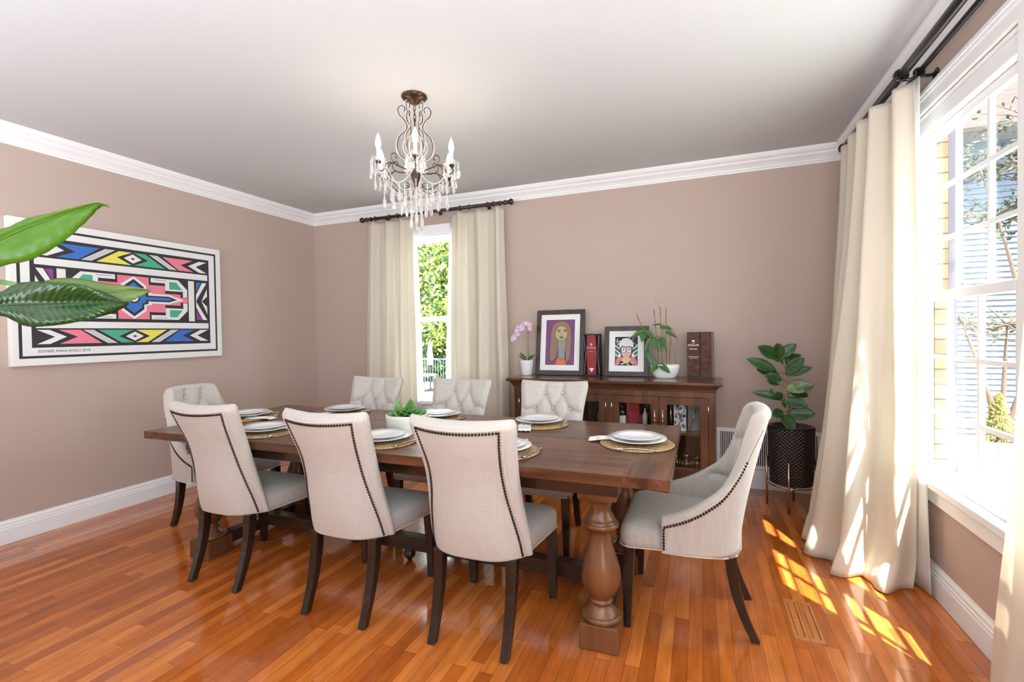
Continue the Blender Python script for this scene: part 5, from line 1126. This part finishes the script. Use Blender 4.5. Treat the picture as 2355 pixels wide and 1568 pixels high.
# brick wing, shutter, neighbour house, fence and shrubs outside the right window
def brick_mat():
    m = bpy.data.materials.new('orange_brick'); m.use_nodes = True; nt = m.node_tree; p = nt.nodes['Principled BSDF']; N = nt.nodes.new; L = nt.links.new
    tc = N('ShaderNodeTexCoord'); sp = N('ShaderNodeSeparateXYZ'); cb = N('ShaderNodeCombineXYZ'); L(tc.outputs['Object'], sp.inputs[0]); L(sp.outputs[0], cb.inputs[0]); L(sp.outputs[2], cb.inputs[1])
    br = N('ShaderNodeTexBrick'); L(cb.outputs[0], br.inputs['Vector']); br.inputs['Scale'].default_value = 1; br.inputs['Brick Width'].default_value = .34; br.inputs['Row Height'].default_value = .077; br.inputs['Mortar Size'].default_value = .004
    br.inputs['Color1'].default_value = (.15, .062, .03, 1); br.inputs['Color2'].default_value = (.18, .095, .055, 1); br.inputs['Mortar'].default_value = (.03, .02, .015, 1)
    L(br.outputs['Color'], p.inputs['Base Color']); p.inputs['Roughness'].default_value = .85; return m
M['brick'] = brick_mat()
q = MB(); xo = XR + .125
q.box((XR + .071, VY1 - .024, VZ0), (xo + .001, VY1, VZ1)).box((xo, VY1, GZ), (xo + .006, 6.0, 3.4)).box((xo, -4, GZ), (xo + .006, VY1, VZ0 - .002)).box((xo, -4, VZ1 + .002), (xo + .006, VY1, 3.4))
struct(q.build('wall_exterior', M['brick']))
sh_ = thing('shutter', 'plum grey shutter on the brick outside the far side of the right window', 'shutter', (xo + .007, VY1 - .01, .52))
q = MB().box((0, 0, 0), (.036, .05, 1.86)).box((0, .33, 0), (.036, .38, 1.86)).box((0, .05, 0), (.036, .33, .07)).box((0, .05, 1.79), (.036, .33, 1.86)); q.build('frame', mat('plum_grey_shutter', (.045, .04, .055), .5), sh_)
q = MB()
for k in range(34): q.box((.006, .05, .08 + k * .0505), (.028, .33, .105 + k * .0505))
q.build('louvres', bpy.data.materials['plum_grey_shutter'], sh_)
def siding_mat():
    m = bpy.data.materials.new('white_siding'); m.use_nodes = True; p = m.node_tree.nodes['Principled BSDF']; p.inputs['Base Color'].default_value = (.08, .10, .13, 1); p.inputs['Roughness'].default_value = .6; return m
hs = thing('neighbour_house', 'white lap sided house with a shingled roof beyond the right window', 'house', (2.6, 13.0, GZ))
q = MB(); lap = .118; nl_ = 52
pts = []
for k in range(nl_): z = k * lap; pts += [(-.034, z), (0.0, z + lap - .001)]
vs = [(x, y, z) for x in (0, 9) for (y, z) in pts]; n_ = len(pts)
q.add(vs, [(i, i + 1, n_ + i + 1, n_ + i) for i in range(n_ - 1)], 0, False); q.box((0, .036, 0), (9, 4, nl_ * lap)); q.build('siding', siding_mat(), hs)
MB().box((-.3, -.75, nl_ * lap), (9.3, 4.3, nl_ * lap + .12)).build('eave', mat('eave_paint', (.10, .10, .10), .7), hs)
M['shingle'] = mat('pink_shingle', (.055, .03, .025), .9, noise=(5, (.032, .02, .018), .4, .6), stretch=(.3, 3, 3))
q = MB(); q.add([(-.4, -.8, 6.22), (9.4, -.8, 6.22), (9.4, 3, 9.2), (-.4, 3, 9.2), (-.4, -.8, 6.14), (9.4, -.8, 6.14), (9.4, 3, 9.12), (-.4, 3, 9.12)], [(0, 1, 2, 3), (7, 6, 5, 4), (0, 4, 5, 1), (1, 5, 6, 2), (2, 6, 7, 3), (3, 7, 4, 0)], 0, False); q.build('roof', M['shingle'], hs)
def branchy(label, loc, tips, nleaf, seed, sz=.05):
    rn = random.Random(seed); t = thing('tree', label, 'tree', loc)
    tr = MB(); q = MB(); o_ = Vector((0, 0, 0))
    for (c, r_) in tips:
        c = Vector(c); s0 = Vector((c.x * .2, c.y * .2, c.z * .55)); tr.tube(smooth([o_, s0, c]), [.05 - .0035 * i for i in range(13)], 6)
        for k in range(16):
            d = Vector((rn.gauss(0, r_), rn.gauss(0, r_ * .5), rn.gauss(0, r_ * .35))); e = c + d; tr.tube([c.lerp(e, .0), c.lerp(e, .5) + Vector((0, 0, rn.uniform(-.06, .06))), e], [.012, .008, .004], 4)
            for j in range(nleaf):
                p = c.lerp(e, rn.uniform(.3, 1.1)) + Vector((rn.gauss(0, .07), rn.gauss(0, .07), rn.gauss(0, .05))); s = sz * rn.uniform(.6, 1.3); e1 = Vector((rn.uniform(-1, 1), rn.uniform(-1, 1), rn.uniform(-.6, .6))).normalized(); e2 = e1.orthogonal().normalized()
                q.add([p, p + e1 * s + e2 * s * .5, p + e1 * s * 2, p + e1 * s - e2 * s * .5], [(0, 1, 2, 3)], rn.choice((0, 0, 0, 1)), False)
    tr.build('trunk', M['bark'], t, fix=False); q.build('foliage', LT, t, fix=False)
branchy('dark twiggy tree whose branches cross the upper panes of the right window', (4.4, 9.0, GZ), [((-.6, 0, 4.6), .5), ((-.1, .1, 4.75), .5), ((.5, 0, 4.55), .5), ((-.4, 0, 3.9), .4), ((.3, 0, 4.0), .45), ((0, 0, 5.2), .5), ((.6, 0, 5.4), .5)], 26, 3)
branchy('low bare branched shrub seen through the lower panes of the right window', (3.15, 7.0, GZ), [((-.35, 0, 2.35), .28), ((.05, 0, 2.3), .28), ((.35, 0, 2.15), .25)], 5, 6, .03)
t = thing('wooden_fence', 'weathered grey board fence below the right window view', 'fence', (2.2, 6.2, GZ))
M['fence'] = mat('weathered_wood', (.26, .25, .20), .8, noise=(3, (.36, .34, .28), .4, .6))
for k in range(22): MB().box((k * .142, 0, 0), (k * .142 + .137, .02, 1.12)).build('board', M['fence'], t)
MB().box((0, .02, .25), (3.1, .06, .33)).box((0, .02, .85), (3.1, .06, .93)).build('rail', M['fence'], t)
rn = random.Random(9); t = thing('conical_shrub', 'small yellow green conical shrub behind the fence outside the right window', 'shrub', (2.95, 6.6, GZ))
q = MB()
for k in range(2600):
    h = rn.random() ** 1.3; a = rn.uniform(0, 2 * PI); r_ = .19 * (1 - h) ** .8 * rn.uniform(.8, 1.1); p = Vector((r_ * math.cos(a), r_ * math.sin(a), .75 + .8 * h)); e1 = Vector((rn.gauss(0, 1), rn.gauss(0, 1), 1)).normalized(); e2 = e1.orthogonal(); s = .02
    q.add([p, p + e1 * s + e2 * s * .5, p + e1 * s * 2, p + e1 * s - e2 * s * .5], [(0, 1, 2, 3)], 0, False)
q.build('foliage', mat('golden_needles', (.22, .20, .035), .7), t, fix=False); MB().cyl((0, 0, 0), (0, 0, 1.2), .03).build('trunk', M['bark'], t)
